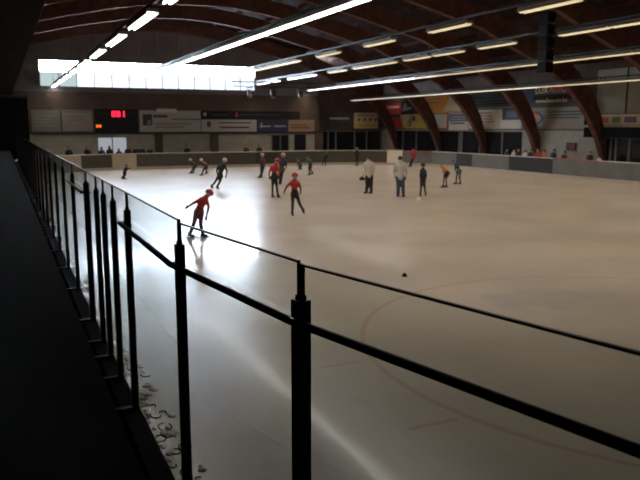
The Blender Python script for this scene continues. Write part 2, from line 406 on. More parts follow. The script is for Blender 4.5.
# ------------------------------------------------------------------ roof arches
AR = [(0, 10.6), (2, 10.55), (4, 10.3), (6, 9.95), (8, 9.5), (10, 9.0), (12.3, 8.45), (14.5, 7.5), (16.2, 6.85), (17.7, 6.1), (18.7, 5.4), (19.75, 4.4), (20.5, 3.5), (21.2, 2.4), (21.7, 1.3), (21.85, -.03)]
DP = [.95, .95, .95, .95, .98, 1.0, 1.05, 1.15, 1.2, 1.2, 1.15, 1.05, .9, .7, .5, .5]
def arch_mesh():
    half = []
    for i, ((d, z), dp) in enumerate(zip(AR, DP)):
        a = AR[max(0, i - 1)]; b = AR[min(len(AR) - 1, i + 1)]
        t = Vector((b[0] - a[0], b[1] - a[1])).normalized() if i else Vector((1, 0))
        nrm = Vector((-t.y, t.x))
        if i >= len(AR) - 3: nrm = Vector((1, 0))
        ox, oz = d + nrm.x * dp, z + nrm.y * dp
        half.append(((d, z), (min(ox, 21.93), oz)))
    ring = [((-a[0], a[1]), (-b[0], b[1])) for a, b in half[:0:-1]] + half
    mb = MB(); w = .19; vs = []
    for a, b in ring:
        vs += [(a[0], -w, a[1]), (a[0], w, a[1]), (b[0], w, b[1]), (b[0], -w, b[1])]
    fs = []
    for i in range(len(ring) - 1):
        o = 4 * i
        for q in range(4): fs.append((o + q, o + (q + 1) % 4, o + 4 + (q + 1) % 4, o + 4 + q))
    fs += [(0, 1, 2, 3), tuple(4 * (len(ring) - 1) + q for q in (3, 2, 1, 0))]
    mb.add(vs, fs)
    return mb.mesh('roof_arch', M['glulam'])
am = arch_mesh()
AY = [57.6, 50.5, 44.3, 38.4, 32.5, 26.5, 20.5, 14.5, 8.5]
for i, y in enumerate(AY):
    o = link('roof_arch', am, None, (12, y, 0))
    tag(o, 'brown glued timber roof arch spanning the hall, %s' % ('set against the far end wall' if i == 0 else ordn(i) + ' one in front of the arch on the far wall'), 'roof beam', 'timber roof arches', 'structure')

# ------------------------------------------------------------------ ceiling lights
def row_name(r): return ['first', 'second', 'third', 'fourth', 'fifth', 'sixth'][r] + ' light row from left'
def lamp_meshes(L, mt):
    h = MB().box(-.17, .17, -L / 2, L / 2, .03, .12).box(-.17, -.155, -L / 2, L / 2, -.02, .03).box(.155, .17, -L / 2, L / 2, -.02, .03)
    t = MB()
    for x in (-.075, .075): t.tube((x, -L / 2 + .03, -.02), (x, L / 2 - .03, -.02), .033, n=8)
    b = MB().box(-.02, .02, -.02, .02, .12, .2)
    return h.mesh('housing', M['housing'], bevel=.006), t.mesh('tube_pair', M[mt], smooth=True), b.mesh('bracket', M['dsteel'])
rows = [
    (3.9, 6.17, [(11 + 5.05 * k, 3.3, 'lamp_w') for k in range(10)]),
    (9.1, 6.55, [(10 + 2.5 * k, 2.47, 'lamp_w' if k < 11 else 'lamp_c') for k in range(18)]),
    (14.6, 6.6, [(6.3 + 5.02 * k, 2.4, 'lamp_y') for k in range(6)] + [(36.2, 2.4, 'lamp_n'), (38.7, 2.4, 'lamp_n'), (41.2, 2.4, 'lamp_n'), (46.2, 2.4, 'lamp_c'), (48.7, 2.4, 'lamp_c')]),
    (19.7, 6.62, [(y, 2.4, m) for y, m in ((8, 'lamp_y'), (14, 'lamp_y'), (17.7, 'lamp_y'), (20.2, 'lamp_y'), (25.2, 'lamp_y'), (28.8, 'lamp_y'), (31.6, 'lamp_y'), (34.9, 'lamp_y'), (37.4, 'lamp_n'), (41.0, 'lamp_n'), (45.6, 'lamp_c'), (48.1, 'lamp_c'), (52.5, 'lamp_c'), (55, 'lamp_c'))]),
    (24.8, 6.28, [(8.7 + 2.5 * k, 2.46, 'lamp_y' if 8.7 + 2.5 * k < 37 else ('lamp_n' if 8.7 + 2.5 * k < 41 else 'lamp_c')) for k in range(20)]),
    (29.8, 5.54, [(10.2 + 2.5 * k, 2.46, 'lamp_y' if 10.2 + 2.5 * k < 33 else 'lamp_n') for k in range(20)]),
]
def arch_z(x): return float(np.interp(abs(x - 12), [a[0] for a in AR], [a[1] for a in AR]))
cache = {}
for r, (x, z, lamps) in enumerate(rows):
    y0 = min(l[0] for l in lamps) - 1.5; y1 = min(max(l[0] for l in lamps) + 1.5, 57.8 if x < 26 else 60)
    rail = thing('light_rail', 'long dark carrier rail holding the %s' % row_name(r), 'light rail', (x, 0, z + .2))
    MB().box(-.05, .05, y0, y1, 0, .07).build('rail_bar', M['dsteel'], rail)
    for y in AY:
        if y0 - 1 < y < y1 + 1:
            yy = min(max(y, y0 + .05), y1 - .05)
            MB().tube((0, yy, .06), (0, y, arch_z(x) - z - .18), .012, n=6).build('hanger_rod', M['dsteel'], rail)
    for i, (y, L, mt) in enumerate(lamps):
        if (L, mt) not in cache: cache[(L, mt)] = lamp_meshes(L, mt)
        h, t, b = cache[(L, mt)]
        o = thing('ceiling_light', 'fluorescent fitting, %s from near end in the %s' % (ordn(i), row_name(r)), 'ceiling light', (x, y, z), 0, 'fluorescent fittings of the %s' % row_name(r))
        link('housing', h, o); link('tube_pair', t, o); link('bracket', b, o, (0, -L / 2 + .12, 0)); link('bracket', b, o, (0, L / 2 - .12, 0))
    ld = bpy.data.lights.new('row_light', 'AREA'); ld.shape = 'RECTANGLE'; ld.size = .3; ld.size_y = y1 - y0
    ld.color = (1, .83, .62); ld.spread = R(130)
    ld.energy = [270, 520, 530, 580, 650, 520][r]
    lo = bpy.data.objects.new('row_light', ld); COL.objects.link(lo); lo.location = (x, (y0 + y1) / 2, z - .08)

# ------------------------------------------------------------------ loudspeaker clusters hung over the rink
def pa(y, label, ztop, zbot):
    o = thing('speaker_cluster', label, 'loudspeaker', (17, y, zbot))
    n_ = 5; h = (ztop - zbot) / n_
    for i in range(n_):
        c = MB().box(-.17, .17, -.2, .2, i * h + .02, (i + 1) * h - .02).build('speaker_cabinet', M['bn_black'], o, bevel=.02)
        MB().box(-.15, .15, -.215, -.2, i * h + .05, (i + 1) * h - .05).build('grille', M['black'], c)
    MB().tube((.33, .05, .3), (.33, .05, ztop - zbot + .2), .025).box(-.22, .36, .02, .08, ztop - zbot, ztop - zbot + .07).build('mounting_pole', M['steel'], o)
    za = arch_z(17)
    ya = min(AY, key=lambda a: abs(a - y))
    for e in (-.12, .12): MB().tube((e, .05, ztop - zbot), (e, ya - y, za - zbot), .012, n=6).build('suspension_cable', M['dsteel'], o)
pa(19.1, 'tall black speaker column hanging among the near light rows at upper right', 7.0, 4.95)
tr = thing('lighting_truss', 'dark crossbar frame hung below the lights over the far half of the ice', 'truss', (16.4, 43.0, 5.65))
MB().box(-3, 3, -.15, -.11, .28, .32).box(-3, 3, .11, .15, .28, .32).box(-3, 3, -.02, .02, -.02, .02).build('chord', M['dsteel'], tr)
mb = MB()
for i in range(12):
    x = -3 + .5 * i
    mb.tube((x, -.13, .3), (x + .25, 0, 0), .012, n=6).tube((x + .25, 0, 0), (x + .5, .13, .3), .012, n=6)
mb.build('web', M['dsteel'], tr)
for e in (-2.5, 2.5): MB().tube((e, 0, .3), (e, 1.3, arch_z(16.4 + e) - 5.65), .012, n=6).build('suspension_cable', M['dsteel'], tr)
for i, (x, lab) in enumerate(((-1.9, 'leftmost of the three black spotlights clamped under the dark crossbar'), (-.3, 'middle one of the three black spotlights clamped under the dark crossbar'), (1.6, 'rightmost black spotlight with a pale front, clamped under the dark crossbar'))):
    s = thing('spotlight', lab, 'spotlight', (16.4 + x, 43.0, 5.63), 0, 'spotlights under the crossbar')
    MB().tube((0, -.1, -.62), (0, .1, -.2), .17, .13, n=12).build('lamp_body', M['dsteel'], s)
    MB().tube((0, -.105, -.63), (0, -.1, -.62), .15, n=12).build('lens', M['frame'] if i == 2 else M['darkglass'], s)
    MB().box(-.19, -.16, -.02, .02, -.4, -.04).box(.16, .19, -.02, .02, -.4, -.04).box(-.19, .19, -.02, .02, -.07, -.02).build('yoke', M['dsteel'], s)
ct = thing('cable_tray', 'grey metal cable tray crossing under the roof at the upper right', 'cable tray', (0, 14.9, 6.9))
mb = MB().box(16, 31.0, -.2, -.17, 0, .1).box(16, 31.0, .17, .2, 0, .1)
for i in range(30): mb.box(16.2 + .5 * i, 16.24 + .5 * i, -.17, .17, .02, .05)
mb.build('tray', M['steel'], ct)
for e in (17, 24): MB().tube((e, 0, .1), (e, -.3, arch_z(e) - 6.9), .012, n=6).build('hanger_rod', M['dsteel'], ct)

# ------------------------------------------------------------------ dasher boards
def board(side, t0, t1, face, label, cap='cap', group=None, outer=None, z1=1.2, kick=True):
    p, nr = path(side, t0, t1)
    eps = .004
    o = thing('dasher_board', label, 'rink board', (p[0][0], p[0][1], 0), 0, group)
    q = [(x - p[0][0], y - p[0][1]) for x, y in p]
    MB().strip(q, nr, 0, .1, .0, z1 - .05).build('face_panel', M[face], o)
    MB().strip(q, nr, -.03, .1 if outer else .16, z1 - .05, z1).build('top_cap', M[cap], o)
    if kick: MB().strip(q, nr, -.015, 0, .0, .2).build('kick_strip', M['kick'], o)
    if outer: MB().strip(q, nr, .1, .112, .0, z1 - .05).build('outer_face', M[outer], o)
    return o
# left side: navy boards under the glass
G1 = 'navy boards under the glass barrier'
Yl = [YN + RC + .0, 6.4, 8.8, 11.2, 13.6, 16, 18.4, 20.8, 23.2, 25.6, 28, 30.4, 32.8, 35.2, 37.6, 40, 42.4, YF - RC]
k = 0
for a in (6, 4, 2):
    board('near_left', a, a - 1.99, 'b_grey', 'navy-backed curved board under the nearest glass, %s from the straight' % ordn(a // 2 - 1), 'navy', 'curved corner boards nearest the viewer', 'navy', 1.08)
for i in range(len(Yl) - 1):
    board('left', Yl[i], Yl[i + 1] - .01, 'b_grey', 'navy-backed board under the left glass barrier, %s along from the near corner' % ordn(i), 'navy', G1, 'navy', 1.08)
for i, (a, b, c, lab) in enumerate(((90, 65, 'b_grey', 'grey curved board where the left barrier meets the far left corner'), (65, 41, 'b_grey', 'grey curved board left of the tan one in the far left corner'), (41, 29, 'b_tan', 'narrow tan curved board in the far left corner'),
                                    (29, 12.5, 'b_brown', 'dark curved board between the two tan ones in the far left corner'), (12.5, 0, 'b_tan', 'wider tan board behind the lone skater in the far left corner'))):
    board('far_left', a, b + .1, c, lab, 'cap', 'curved boards in the far left corner')
# far end
far = [(9.1, 11.4, 'b_brown'), (11.4, 13.7, 'b_brown'), (13.7, 16.1, 'b_brown'), (16.1, 18.45, 'b_brown'), (18.45, 20.33, 'b_char'), (20.33, 22, 'b_brown'), (22, 23.5, 'b_brown')]
for i, (a, b, c) in enumerate(far):
    board('far', a, b - .01, c, ('nearly black board' if c == 'b_char' else 'dark brown-grey board') + ' of the far end, %s right of the tan boards' % ordn(i), 'cap', 'boards along the far end')
cr = [(90, 74, 'b_brown'), (74, 58, 'b_brown'), (58, 47, 'b_brown')]
for i, (a, b, c) in enumerate(cr):
    board('far_right', a, b + .1, c, 'brown-grey curved board in the far right corner, %s from the far end' % ordn(i), 'cap', 'curved boards in the far right corner')
board('far_right', 47, 38, 'b_white', 'bright white gate panel in the far right corner beside the person in red', 'cap', None, None, 1.25)
board('far_right', 37.9, 19, 'b_grey', 'pale grey curved board just right of the white gate panel', 'capred')
board('far_right', 18.9, 0.1, 'b_grey', 'pale grey curved board where the far right corner meets the right side', 'cap')
rt = [(43.05, 45.0, 'b_dark', 'dark slate board behind the skater in the blue helmet', 'cap'), (41.15, 43.05, 'b_grey', 'grey board between the short slate one and a white seam on the right side', 'cap'),
      (38.85, 41.15, 'b_grey', 'grey board just left of the longest dark slate board', 'cap'), (34.6, 38.85, 'b_dark', 'longest dark slate board, below the spectator in the orange jacket', 'cap'),
      (32.54, 34.6, 'b_grey', 'grey board with a red cap just right of the longest dark slate board', 'capred'), (30.9, 32.54, 'b_grey', 'grey board with a red cap below the booth corner', 'capred'),
      (28.4, 30.9, 'b_grey', 'grey board with a cream cap below the booth windows', 'cap'), (25.6, 28.4, 'b_grey', 'grey board with a cream cap at the right edge of the view', 'cap'), (22.5, 25.6, 'b_grey', 'grey board with a cream cap, beyond the right edge of the view', 'cap')]
for a, b, c, lab, cp in rt: board('right', a, b - .01, c, lab, cp, 'boards along the right side')

# ------------------------------------------------------------------ glass barrier on the left
GT = 2.73
pos = [('near_left', 6), ('near_left', 4), ('near_left', 2)] + [('left', y) for y in (3.53, 5.18, 5.9, 6.5, 7.01, 7.88, 9.5, 11.0)] + [('left', 11.0 + 1.62 * k) for k in range(1, 21)]
PN = {2: 'widest black post in front, where the two nearest glass panes meet', 3: 'slim black post left of the nearest wide post', 4: 'slim black post where the black rail ends on the left'}
pin = []
for i, (sd, t) in enumerate(pos):
    (x, y), (nx, ny) = outline(sd, t)
    pin.append((x, y, nx, ny))
    wd = .029 if i == 2 else (.033 if i == 8 else .026)
    ht = 2.6 if i != 2 else 2.57
    lab = PN.get(i, 'black barrier post, %s beyond the end of the black rail' % ordn(i - 5) if i > 4 else 'black barrier post right of the nearest glass pane, outside the view, %s one' % ordn(i))
    o = thing('barrier_post', lab, 'post', (x, y, 0), math.atan2(ny, nx), 'black posts of the glass barrier')
    # local x = outward
    MB().box(.116, .116 + 1.6 * wd, -wd, wd, .0, 1.1).box(-.02, .12, -wd, wd, 1.081, 1.1).build('lower_post', M['post'], o)
    MB().box(-wd * .9, wd * .9, -wd, wd, 1.08, ht).box(-wd * .55, wd * .55, -wd * 1.12, -wd, 1.08, ht - .06).box(-wd * .55, wd * .55, wd, wd * 1.12, 1.08, ht - .06).build('upper_post', M['post'], o, bevel=.003)
    MB().box(-.008, .008, -wd * .3, wd * .3, ht, GT if i > 2 else 2.705).build('glass_joint', M['edge'], o)
    MB().box(-wd * .45, wd * .45, -wd * .6, wd * .6, ht, ht + .018).build('post_cap', M['rail'], o)
gn = 0
for i in range(len(pos) - 1):
    (x0, y0, n0x, n0y), (x1, y1, n1x, n1y) = pin[i], pin[i + 1]
    a = Vector((x0, y0)); b = Vector((x1, y1)); d = (b - a); L = d.length; d.normalize()
    gap = .012; gt = 2.705 if i < 2 else (2.715 if i == 2 else GT)
    if i < 4: lab = ['clear glass pane outside the view at right', 'glass pane running out of the picture at lower right', 'nearest full glass pane, left of the widest post', 'glass pane between the two slim black posts left of the widest post'][i]
    else: lab = 'clear glass pane of the left barrier, %s beyond the end of the black rail' % ordn(i - 4)
    if i == 1: lab = 'large glass pane right of the widest post, running out of the picture'
    o = thing('glass_panel', lab, 'glass panel', (x0, y0, 1.08), math.atan2(d.y, d.x), 'glass panes of the left barrier')
    MB().box(gap, L - gap, -.005, .005, 0.0, gt - 1.08 - .008).build('pane', M['glass'], o)
    MB().box(gap, L - gap, -.006, .006, gt - 1.08 - .008, gt - 1.08).box(gap, gap + .006, -.006, .006, 0, gt - 1.088).box(L - gap - .006, L - gap, -.006, .006, 0, gt - 1.088).build('pane_edge', M['edge'], o)
# black grab rails fixed to the outer side of the posts
def rail(ids, label, ext=.05):
    P = [(pin[i][0] + pin[i][2] * .05, pin[i][1] + pin[i][3] * .05) for i in ids]
    mb = MB(); o = thing('guard_rail', label, 'rail', (P[0][0], P[0][1], 2.5))
    Q = [Vector((x - P[0][0], y - P[0][1], 0)) for x, y in P]
    e = (Q[-1] - Q[-2]).normalized(); Q[-1] = Q[-1] + e * ext
    for a, b in zip(Q[:-1], Q[1:]): mb.capsule(a, b, .016, .016, n=10)
    mb.build('rail_tube', M['rail'], o, smooth=True)
    mb = MB()
    for i, q in zip(ids, Q): mb.tube(q, q - Vector((pin[i][2], pin[i][3], 0)) * .03, .012, n=8)
    mb.build('rail_bracket', M['rail'], o)
rail([0, 1, 2, 3, 4], 'black rail running along the nearest glass panes just below the post tops')
rail([8, 9], 'short black rail across a single pane further along the left barrier', .02)
# scraped snow along the foot of the left boards
mb = MB()
for i in range(420):
    y = 4.2 + 15 * random.random() ** 1.6; x = XL + .33 + random.random() ** 1.5 * .42
    mb.ellip((x, y, 0), random.uniform(.02, .06), random.uniform(.02, .09), random.uniform(.008, .025), 7, 3, z0=0)
tag(mb.build('snow_shavings', M['snow'], smooth=True), 'scraped white snow shavings on the ice along the foot of the left boards', 'snow', None, 'stuff')
mb = MB()
for i in range(28):
    y = 5.2 + 4.5 * random.random(); x = XL + .42 + random.random() * .3
    rr_ = random.uniform(.03, .07); a0 = random.random() * 6; nseg = random.randint(4, 8)
    for q in range(nseg):
        a, b = a0 + q * .6, a0 + (q + 1) * .6
        mb.tube((x + rr_ * math.cos(a), y + 1.5 * rr_ * math.sin(a), .004), (x + rr_ * math.cos(b), y + 1.5 * rr_ * math.sin(b), .004), .006, n=5)
tag(mb.build('rubber_scrapings', M['rubber'], smooth=True), 'dark curled scrapings lying in the snow at the foot of the left boards', 'scrapings', None, 'stuff')

# ------------------------------------------------------------------ banners and signs
class Face:
    """flat sign on a wall: u runs to the viewer's right, z up"""
    def __init__(s, name, label, cat, wall, u0, u1, z0, z1, m, th=.04, off=.006, group=None):
        s.w = u1 - u0; s.h = z1 - z0; s.th = th
        if wall == 'far': loc = (u0, YW - off, z0); rz = 0
        elif wall == 'corner': loc = (u0, YR - off, z0); rz = 0
        else: loc = (XW1 - off, u0, z0); rz = -math.pi / 2     # right wall: u0 is the larger y
        s.w = abs(u1 - u0)
        s.o = thing(name, label, cat, loc, rz, group); s.k = 0
        MB().box(0, s.w, -th, 0, 0, s.h).build('panel', M[m], s.o)
    def rect(s, name, a, b, c, d, m, sub=.006):
        s.k += 1; t = s.th + .004 + .001 * s.k
        MB().box(a * s.w, b * s.w, -t, -s.th + .001, c * s.h, d * s.h).build(name, M[m], s.o); return s
    def lines(s, name, a, b, c, d, n, m, jit=.25):
        mb = MB(); s.k += 1; t = s.th + .004 + .001 * s.k; dz = (d - c) * s.h / n
        for i in range(n):
            x = a * s.w; e = b * s.w - random.random() * jit * (b - a) * s.w
            z = c * s.h + (i + .3) * dz
            mb.box(x, e, -t, -s.th + .001, z, z + .45 * dz)
        mb.build(name, M[m], s.o); return s
    def poly(s, name, pts, m):
        s.k += 1; t = s.th + .004 + .001 * s.k; n_ = len(pts)
        mb = MB().add([(x * s.w, y_, z * s.h) for y_ in (-t, -s.th + .001) for x, z in pts], [tuple(range(n_)), tuple(range(2 * n_ - 1, n_ - 1, -1))] + [(i, (i + 1) % n_, n_ + (i + 1) % n_, n_ + i) for i in range(n_)])
        mb.build(name, M[m], s.o); return s
    def ring(s, name, cx, cz, rx, rz, t_, m, a0=0, a1=360):
        s.k += 1; t = s.th + .004 + .001 * s.k; vs = []; N_ = 28
        for i in range(N_ + 1):
            a = R(a0 + (a1 - a0) * i / N_)
            for f in (1, 1 - t_):
                for y_ in (-t, -s.th + .001): vs.append((cx * s.w + rx * f * math.cos(a), y_, cz * s.h + rz * f * math.sin(a)))
        fs = []
        for i in range(N_):
            o = 4 * i; fs += [(o, o + 4, o + 6, o + 2), (o + 1, o + 3, o + 7, o + 5), (o, o + 1, o + 5, o + 4), (o + 2, o + 6, o + 7, o + 3)]
        MB().add(vs, fs).build(name, M[m], s.o); return s
    def text(s, txt, cx, cz, size, m, wid=None):
        s.k += 1
        me = text_mesh(txt, size, M[m]); o = link('lettering', me, s.o)
        o.rotation_euler = (math.pi / 2, 0, 0); o.location = (cx * s.w, -s.th - .006 - .001 * s.k, cz * s.h)
        if wid:
            bw = max(v.co.x for v in me.vertices) - min(v.co.x for v in me.vertices)
            o.scale = (wid / bw, 1, 1)
        return s
GB = 'advertising banners'
Face('banner', 'dim grey banner at the left end of the far wall', 'banner', 'far', 2.2, 4.25, 2.75, 4.42, 'bn_dim').lines('print', .1, .9, .2, .8, 4, 'bn_mid')
Face('banner', 'pale banner with faint script left of the scoreboard', 'banner', 'far', 4.38, 6.65, 2.75, 4.45, 'bn_dim').rect('field', .02, .98, .03, .86, 'bn_mid').lines('print', .2, .8, .45, .75, 2, 'bn_dim').lines('red_print', .35, .8, .25, .42, 1, 'bn_tan')
f = Face('scoreboard', 'black electronic scoreboard with red digits on the far wall', 'scoreboard', 'far', 6.78, 10.1, 2.72, 4.52, 'bn_black', .16)
# red digits
def seg(mb, x, z, w, h, on, t):
    q = .09
    S = {'a': (x, x + w, z + h - q, z + h), 'd': (x, x + w, z, z + q), 'g': (x, x + w, z + h / 2 - q / 2, z + h / 2 + q / 2), 'f': (x, x + q, z + h / 2, z + h), 'e': (x, x + q, z, z + h / 2), 'b': (x + w - q, x + w, z + h / 2, z + h), 'c': (x + w - q, x + w, z, z + h / 2)}
    for c in on: a = S[c]; mb.box(a[0], a[1], -t, -.155, a[2], a[3])
for k, (dx, on) in enumerate(((1.32, 'abcdef'), (1.68, 'abcdefg'), (2.02, 'bc'))):
    mb = MB(); seg(mb, dx, 1.2, .27, .44, on, .175); mb.build('red_digit', M['led_r'], f.o)
for dx, on in ((.08, 'abgcd'), (.3, 'abcdef')):
    mb = MB(); seg(mb, dx, .36, .16, .22, on, .175); mb.build('orange_digit', M['led_o'], f.o)
f.lines('caption', .12, .3, .78, .84, 1, 'bn_dgrey', 0); f.lines('caption', .72, .92, .78, .84, 1, 'bn_dgrey', 0)
Face('banner', 'long white banner with a dark picture at its left, right of the scoreboard', 'banner', 'far', 10.25, 15.25, 2.72, 4.45, 'bn_grey').rect('picture', .05, .2, .3, .82, 'bn_dgrey').rect('picture_glow', .12, .18, .33, .55, 'bn_tan').lines('heading', .22, .5, .6, .85, 1, 'bn_dgrey').rect('upper_field', .28, .6, .9, 1.08, 'bn_white').lines('blue_print', .52, .98, .52, .66, 1, 'bn_blue', .1).lines('small_print', .25, .85, .15, .45, 2, 'bn_tan')
Face('banner', 'long near-black banner above the white one on the far wall', 'banner', 'far', 15.32, 24.2, 3.75, 4.45, 'bn_black').rect('badge', .02, .05, .4, .8, 'bn_grey').lines('print', .1, .27, .3, .7, 1, 'bn_dgrey').rect('red_mark', .335, .355, .3, .8, 'bn_red').lines('grey_print', .37, .8, .4, .7, 1, 'bn_dgrey', .05)
Face('banner', 'off-white banner with a dark red spot under the near-black banner', 'banner', 'far', 15.32, 20.15, 2.72, 3.73, 'bn_grey').ring('red_spot', .13, .62, .2, .25, 1, 'bn_maroon').lines('print', .3, .9, .62, .85, 1, 'bn_dgrey').lines('red_print', .32, .92, .2, .5, 1, 'bn_maroon', .1)
Face('banner', 'navy banner with pale lettering under the near-black banner', 'banner', 'far', 20.2, 23.05, 2.6, 3.73, 'bn_navy').lines('print', .08, .45, .4, .62, 1, 'bn_grey', .05).lines('print', .55, .95, .4, .62, 1, 'bn_grey', .05).rect('white_stroke', .12, .16, .38, .8, 'bn_grey')
Face('banner', 'tan banner at the right end of the far wall', 'banner', 'far', 23.1, 25.6, 2.6, 3.73, 'bn_tan').lines('print', .1, .9, .3, .7, 2, 'bn_maroon')
# corner recess
Face('banner', 'dark grey banner left of the small cream sign in the far right corner', 'banner', 'corner', 28.0, 30.75, 2.95, 4.3, 'bn_dgrey', .05).lines('print', .1, .9, .55, .85, 1, 'bn_grey').lines('print', .3, .95, .15, .45, 2, 'bn_black')
f = Face('sign', 'cream and yellow sign with four small red marks in the far right corner', 'sign', 'corner', 30.85, 33.4, 2.98, 4.45, 'bn_cream', .1)
f.rect('yellow_field', .04, .96, .05, .3, 'bn_yellow').lines('red_heading', .12, .9, .76, .9, 1, 'bn_tan', .1)
for i in range(4): f.poly('red_mark', [(x * .13 + .14 + .24 * i, z * .3 + .42) for x, z in ((0, .2), (.4, 0), (.6, .35), (1, .4), (.65, .65), (.5, 1), (.35, .65), (0, .7))], 'bn_maroon')
# right wall, far to near
f = Face('banner', 'red and navy banner high on the right wall at its far end', 'banner', 'right', 59.9, 54.6, 4.28, 5.35, 'bn_navy', .04)
f.rect('red_field', 0, .55, 0, 1, 'bn_red').lines('white_print', .06, .5, .4, .85, 1, 'bn_cream', .05).poly('white_figure', [(.58, .3), (.64, .9), (.74, .85), (.72, .55), (.9, .6), (.88, .4), (.66, .25)], 'bn_grey')
f = Face('banner', 'yellow banner with a red slanted block below the red and navy banner', 'banner', 'right', 59.4, 52.6, 3.0, 4.24, 'bn_yellow', .04)
f.poly('red_block', [(.06, .0), (.42, .0), (.34, .75), (.02, .75)], 'bn_red').rect('dark_strip', 0, .34, .78, 1, 'bn_dgrey').poly('white_slash', [(.0, .0), (.07, .0), (.05, .75), (.0, .75)], 'bn_white').poly('pale_corner', [(.38, .9), (.46, .2), (.6, 1), (.5, 1)], 'bn_cream').poly('bottle_shape', [(.55, .1), (.63, .1), (.63, .5), (.61, .6), (.61, .8), (.58, .8), (.58, .6), (.55, .5)], 'bn_green').ring('blue_patch', .68, .7, .35, .25, 1, 'bn_blue')
f = Face('banner', 'bright orange banner high on the right wall', 'banner', 'right', 53.3, 47.6, 4.28, 5.7, 'bn_orange', .04)
f.lines('print', .1, .6, .55, .9, 2, 'bn_tan').rect('yellow_edge', .0, 1, .0, .12, 'bn_yellow').poly('pale_corner', [(.55, .12), (.72, .95), (1, .95), (1, .12)], 'bn_cream')
f = Face('banner', 'white banner with a red rim and a small green figure, under the orange one', 'banner', 'right', 52.5, 49.4, 2.95, 4.24, 'bn_red', .04)
f.rect('white_field', .05, .95, .07, .95, 'bn_white').poly('green_figure', [(.12, .25), (.4, .25), (.36, .5), (.28, .75), (.2, .6)], 'bn_green')
f = Face('banner', 'pale banner with blue-grey print between the red-rimmed banner and a timber leg', 'banner', 'right', 49.3, 46.6, 2.88, 4.24, 'bn_white', .04)
f.rect('blue_band', .03, 1, .5, .95, 'bn_blue').lines('print', .1, .95, .55, .85, 2, 'bn_grey').lines('dark_print', .1, .9, .3, .48, 1, 'bn_dgrey')
f = Face('banner', 'dark banner with faint rows of print in the third bay of the right wall', 'banner', 'right', 46.5, 40.4, 4.5, 5.8, 'bn_black', .04)
f.lines('print', .1, .9, .1, .6, 3, 'bn_dgrey').lines('green_print', .05, .9, .0, .1, 1, 'bn_green')
f = Face('banner', 'white banner with small grey print below the dark banner', 'banner', 'right', 46.5, 42.75, 2.98, 4.42, 'bn_white', .04)
f.lines('print', .3, .85, .3, .9, 4, 'bn_tan').rect('dark_logo', .04, .17, .68, .9, 'bn_dgrey').rect('dark_logo', .08, .2, .4, .58, 'bn_dgrey')
f = Face('banner', 'white banner with a dark block at its top right, left of the red oval emblem', 'banner', 'right', 42.7, 40.3, 3.0, 4.42, 'bn_white', .04)
f.rect('dark_block', .1, .95, .45, 1, 'bn_dgrey').rect('blue_photo', .3, .8, .55, .9, 'bn_blue')
f = Face('banner', 'dark banner with large white and orange capital letters on the right wall', 'banner', 'right', 40.25, 34.3, 4.5, 5.9, 'bn_dgrey', .04)
f.rect('black_field', .18, .88, .3, .56, 'bn_black').rect('blue_field', .0, .17, .1, .9, 'bn_navy')
f.text('LUX', .32, .78, .62, 'bn_cream', 1.25).text('AUTO', .58, .78, .62, 'bn_orred', 1.6).text('www.luxauto.be', .48, .28, .36, 'bn_cream', 3.0)
f.lines('red_print', .05, .95, .02, .12, 1, 'bn_maroon', .05)
f = Face('banner', 'grey-tan banner with a red oval emblem, below the banner with white and orange letters', 'banner', 'right', 40.2, 33.9, 3.0, 4.44, 'bn_mid', .04)
f.ring('oval_arc', .16, .5, 1.15, .5, .22, 'ink', -80, 80).ring('red_oval', .13, .55, .85, .36, 1, 'bn_orred').lines('white_print', .06, .2, .48, .6, 1, 'bn_grey', .05).lines('print', .42, .9, .45, .85, 3, 'bn_dgrey', .1).rect('tan_edge', 0, 1, 0, .1, 'bn_tan')
f = Face('sign', 'white fascia sign with orange, green and purple blocks above the booth', 'sign', 'right', 33.25, 24.6, 3.13, 3.9, 'bn_cream', .05, off=.05)
f.rect('orange_block', .025, .115, .35, .8, 'bn_orred').rect('green_block', .14, .22, .35, .8, 'bn_green').rect('purple_block', .25, .355, .35, .8, 'bn_purple').rect('orange_block', .39, .48, .35, .8, 'bn_orred').lines('small_print', .05, .5, .08, .25, 1, 'bn_yellow', .02)
# speaker at the end of the fascia
sp = thing('loudspeaker', 'black box loudspeaker on the timber leg left of the white fascia sign', 'loudspeaker', (33.62, 33.5, 3.25))
MB().box(-.2, .2, -.3, .3, 0, 1.5).build('cabinet', M['dsteel'], sp, bevel=.02)
MB().box(-.215, -.2, -.25, .25, .06, 1.44).build('grille', M['black'], sp)
MB().box(.2, .379, -.05, .05, .7, .8).build('wall_bracket', M['dsteel'], sp)
# dark square panel on the block wall
bx = thing('wall_screen', 'dark square screen on the grey block wall beside the booth', 'screen', (33.92, 35.3, 1.62))
MB().box(-.02, .08, -.42, .42, 0, .5).build('casing', M['bn_black'], bx, bevel=.01); MB().box(-.026, -.02, -.38, .38, .04, .46).build('display', M['bn_maroon'], bx)

# ------------------------------------------------------------------ people
def remesh(mb, voxel):
    me = mb.mesh('tmp', [M['skin']]); o = bpy.data.objects.new('tmp', me); COL.objects.link(o)
    md = o.modifiers.new('r', 'REMESH'); md.mode = 'VOXEL'; md.voxel_size = voxel; md.use_smooth_shade = True
    sm = o.modifiers.new('s', 'SMOOTH'); sm.factor = .5; sm.iterations = 2
    bpy.context.view_layer.update()
    r = bpy.data.meshes.new_from_object(o.evaluated_get(bpy.context.evaluated_depsgraph_get()))
    bpy.data.objects.remove(o); bpy.data.meshes.remove(me)
    return r

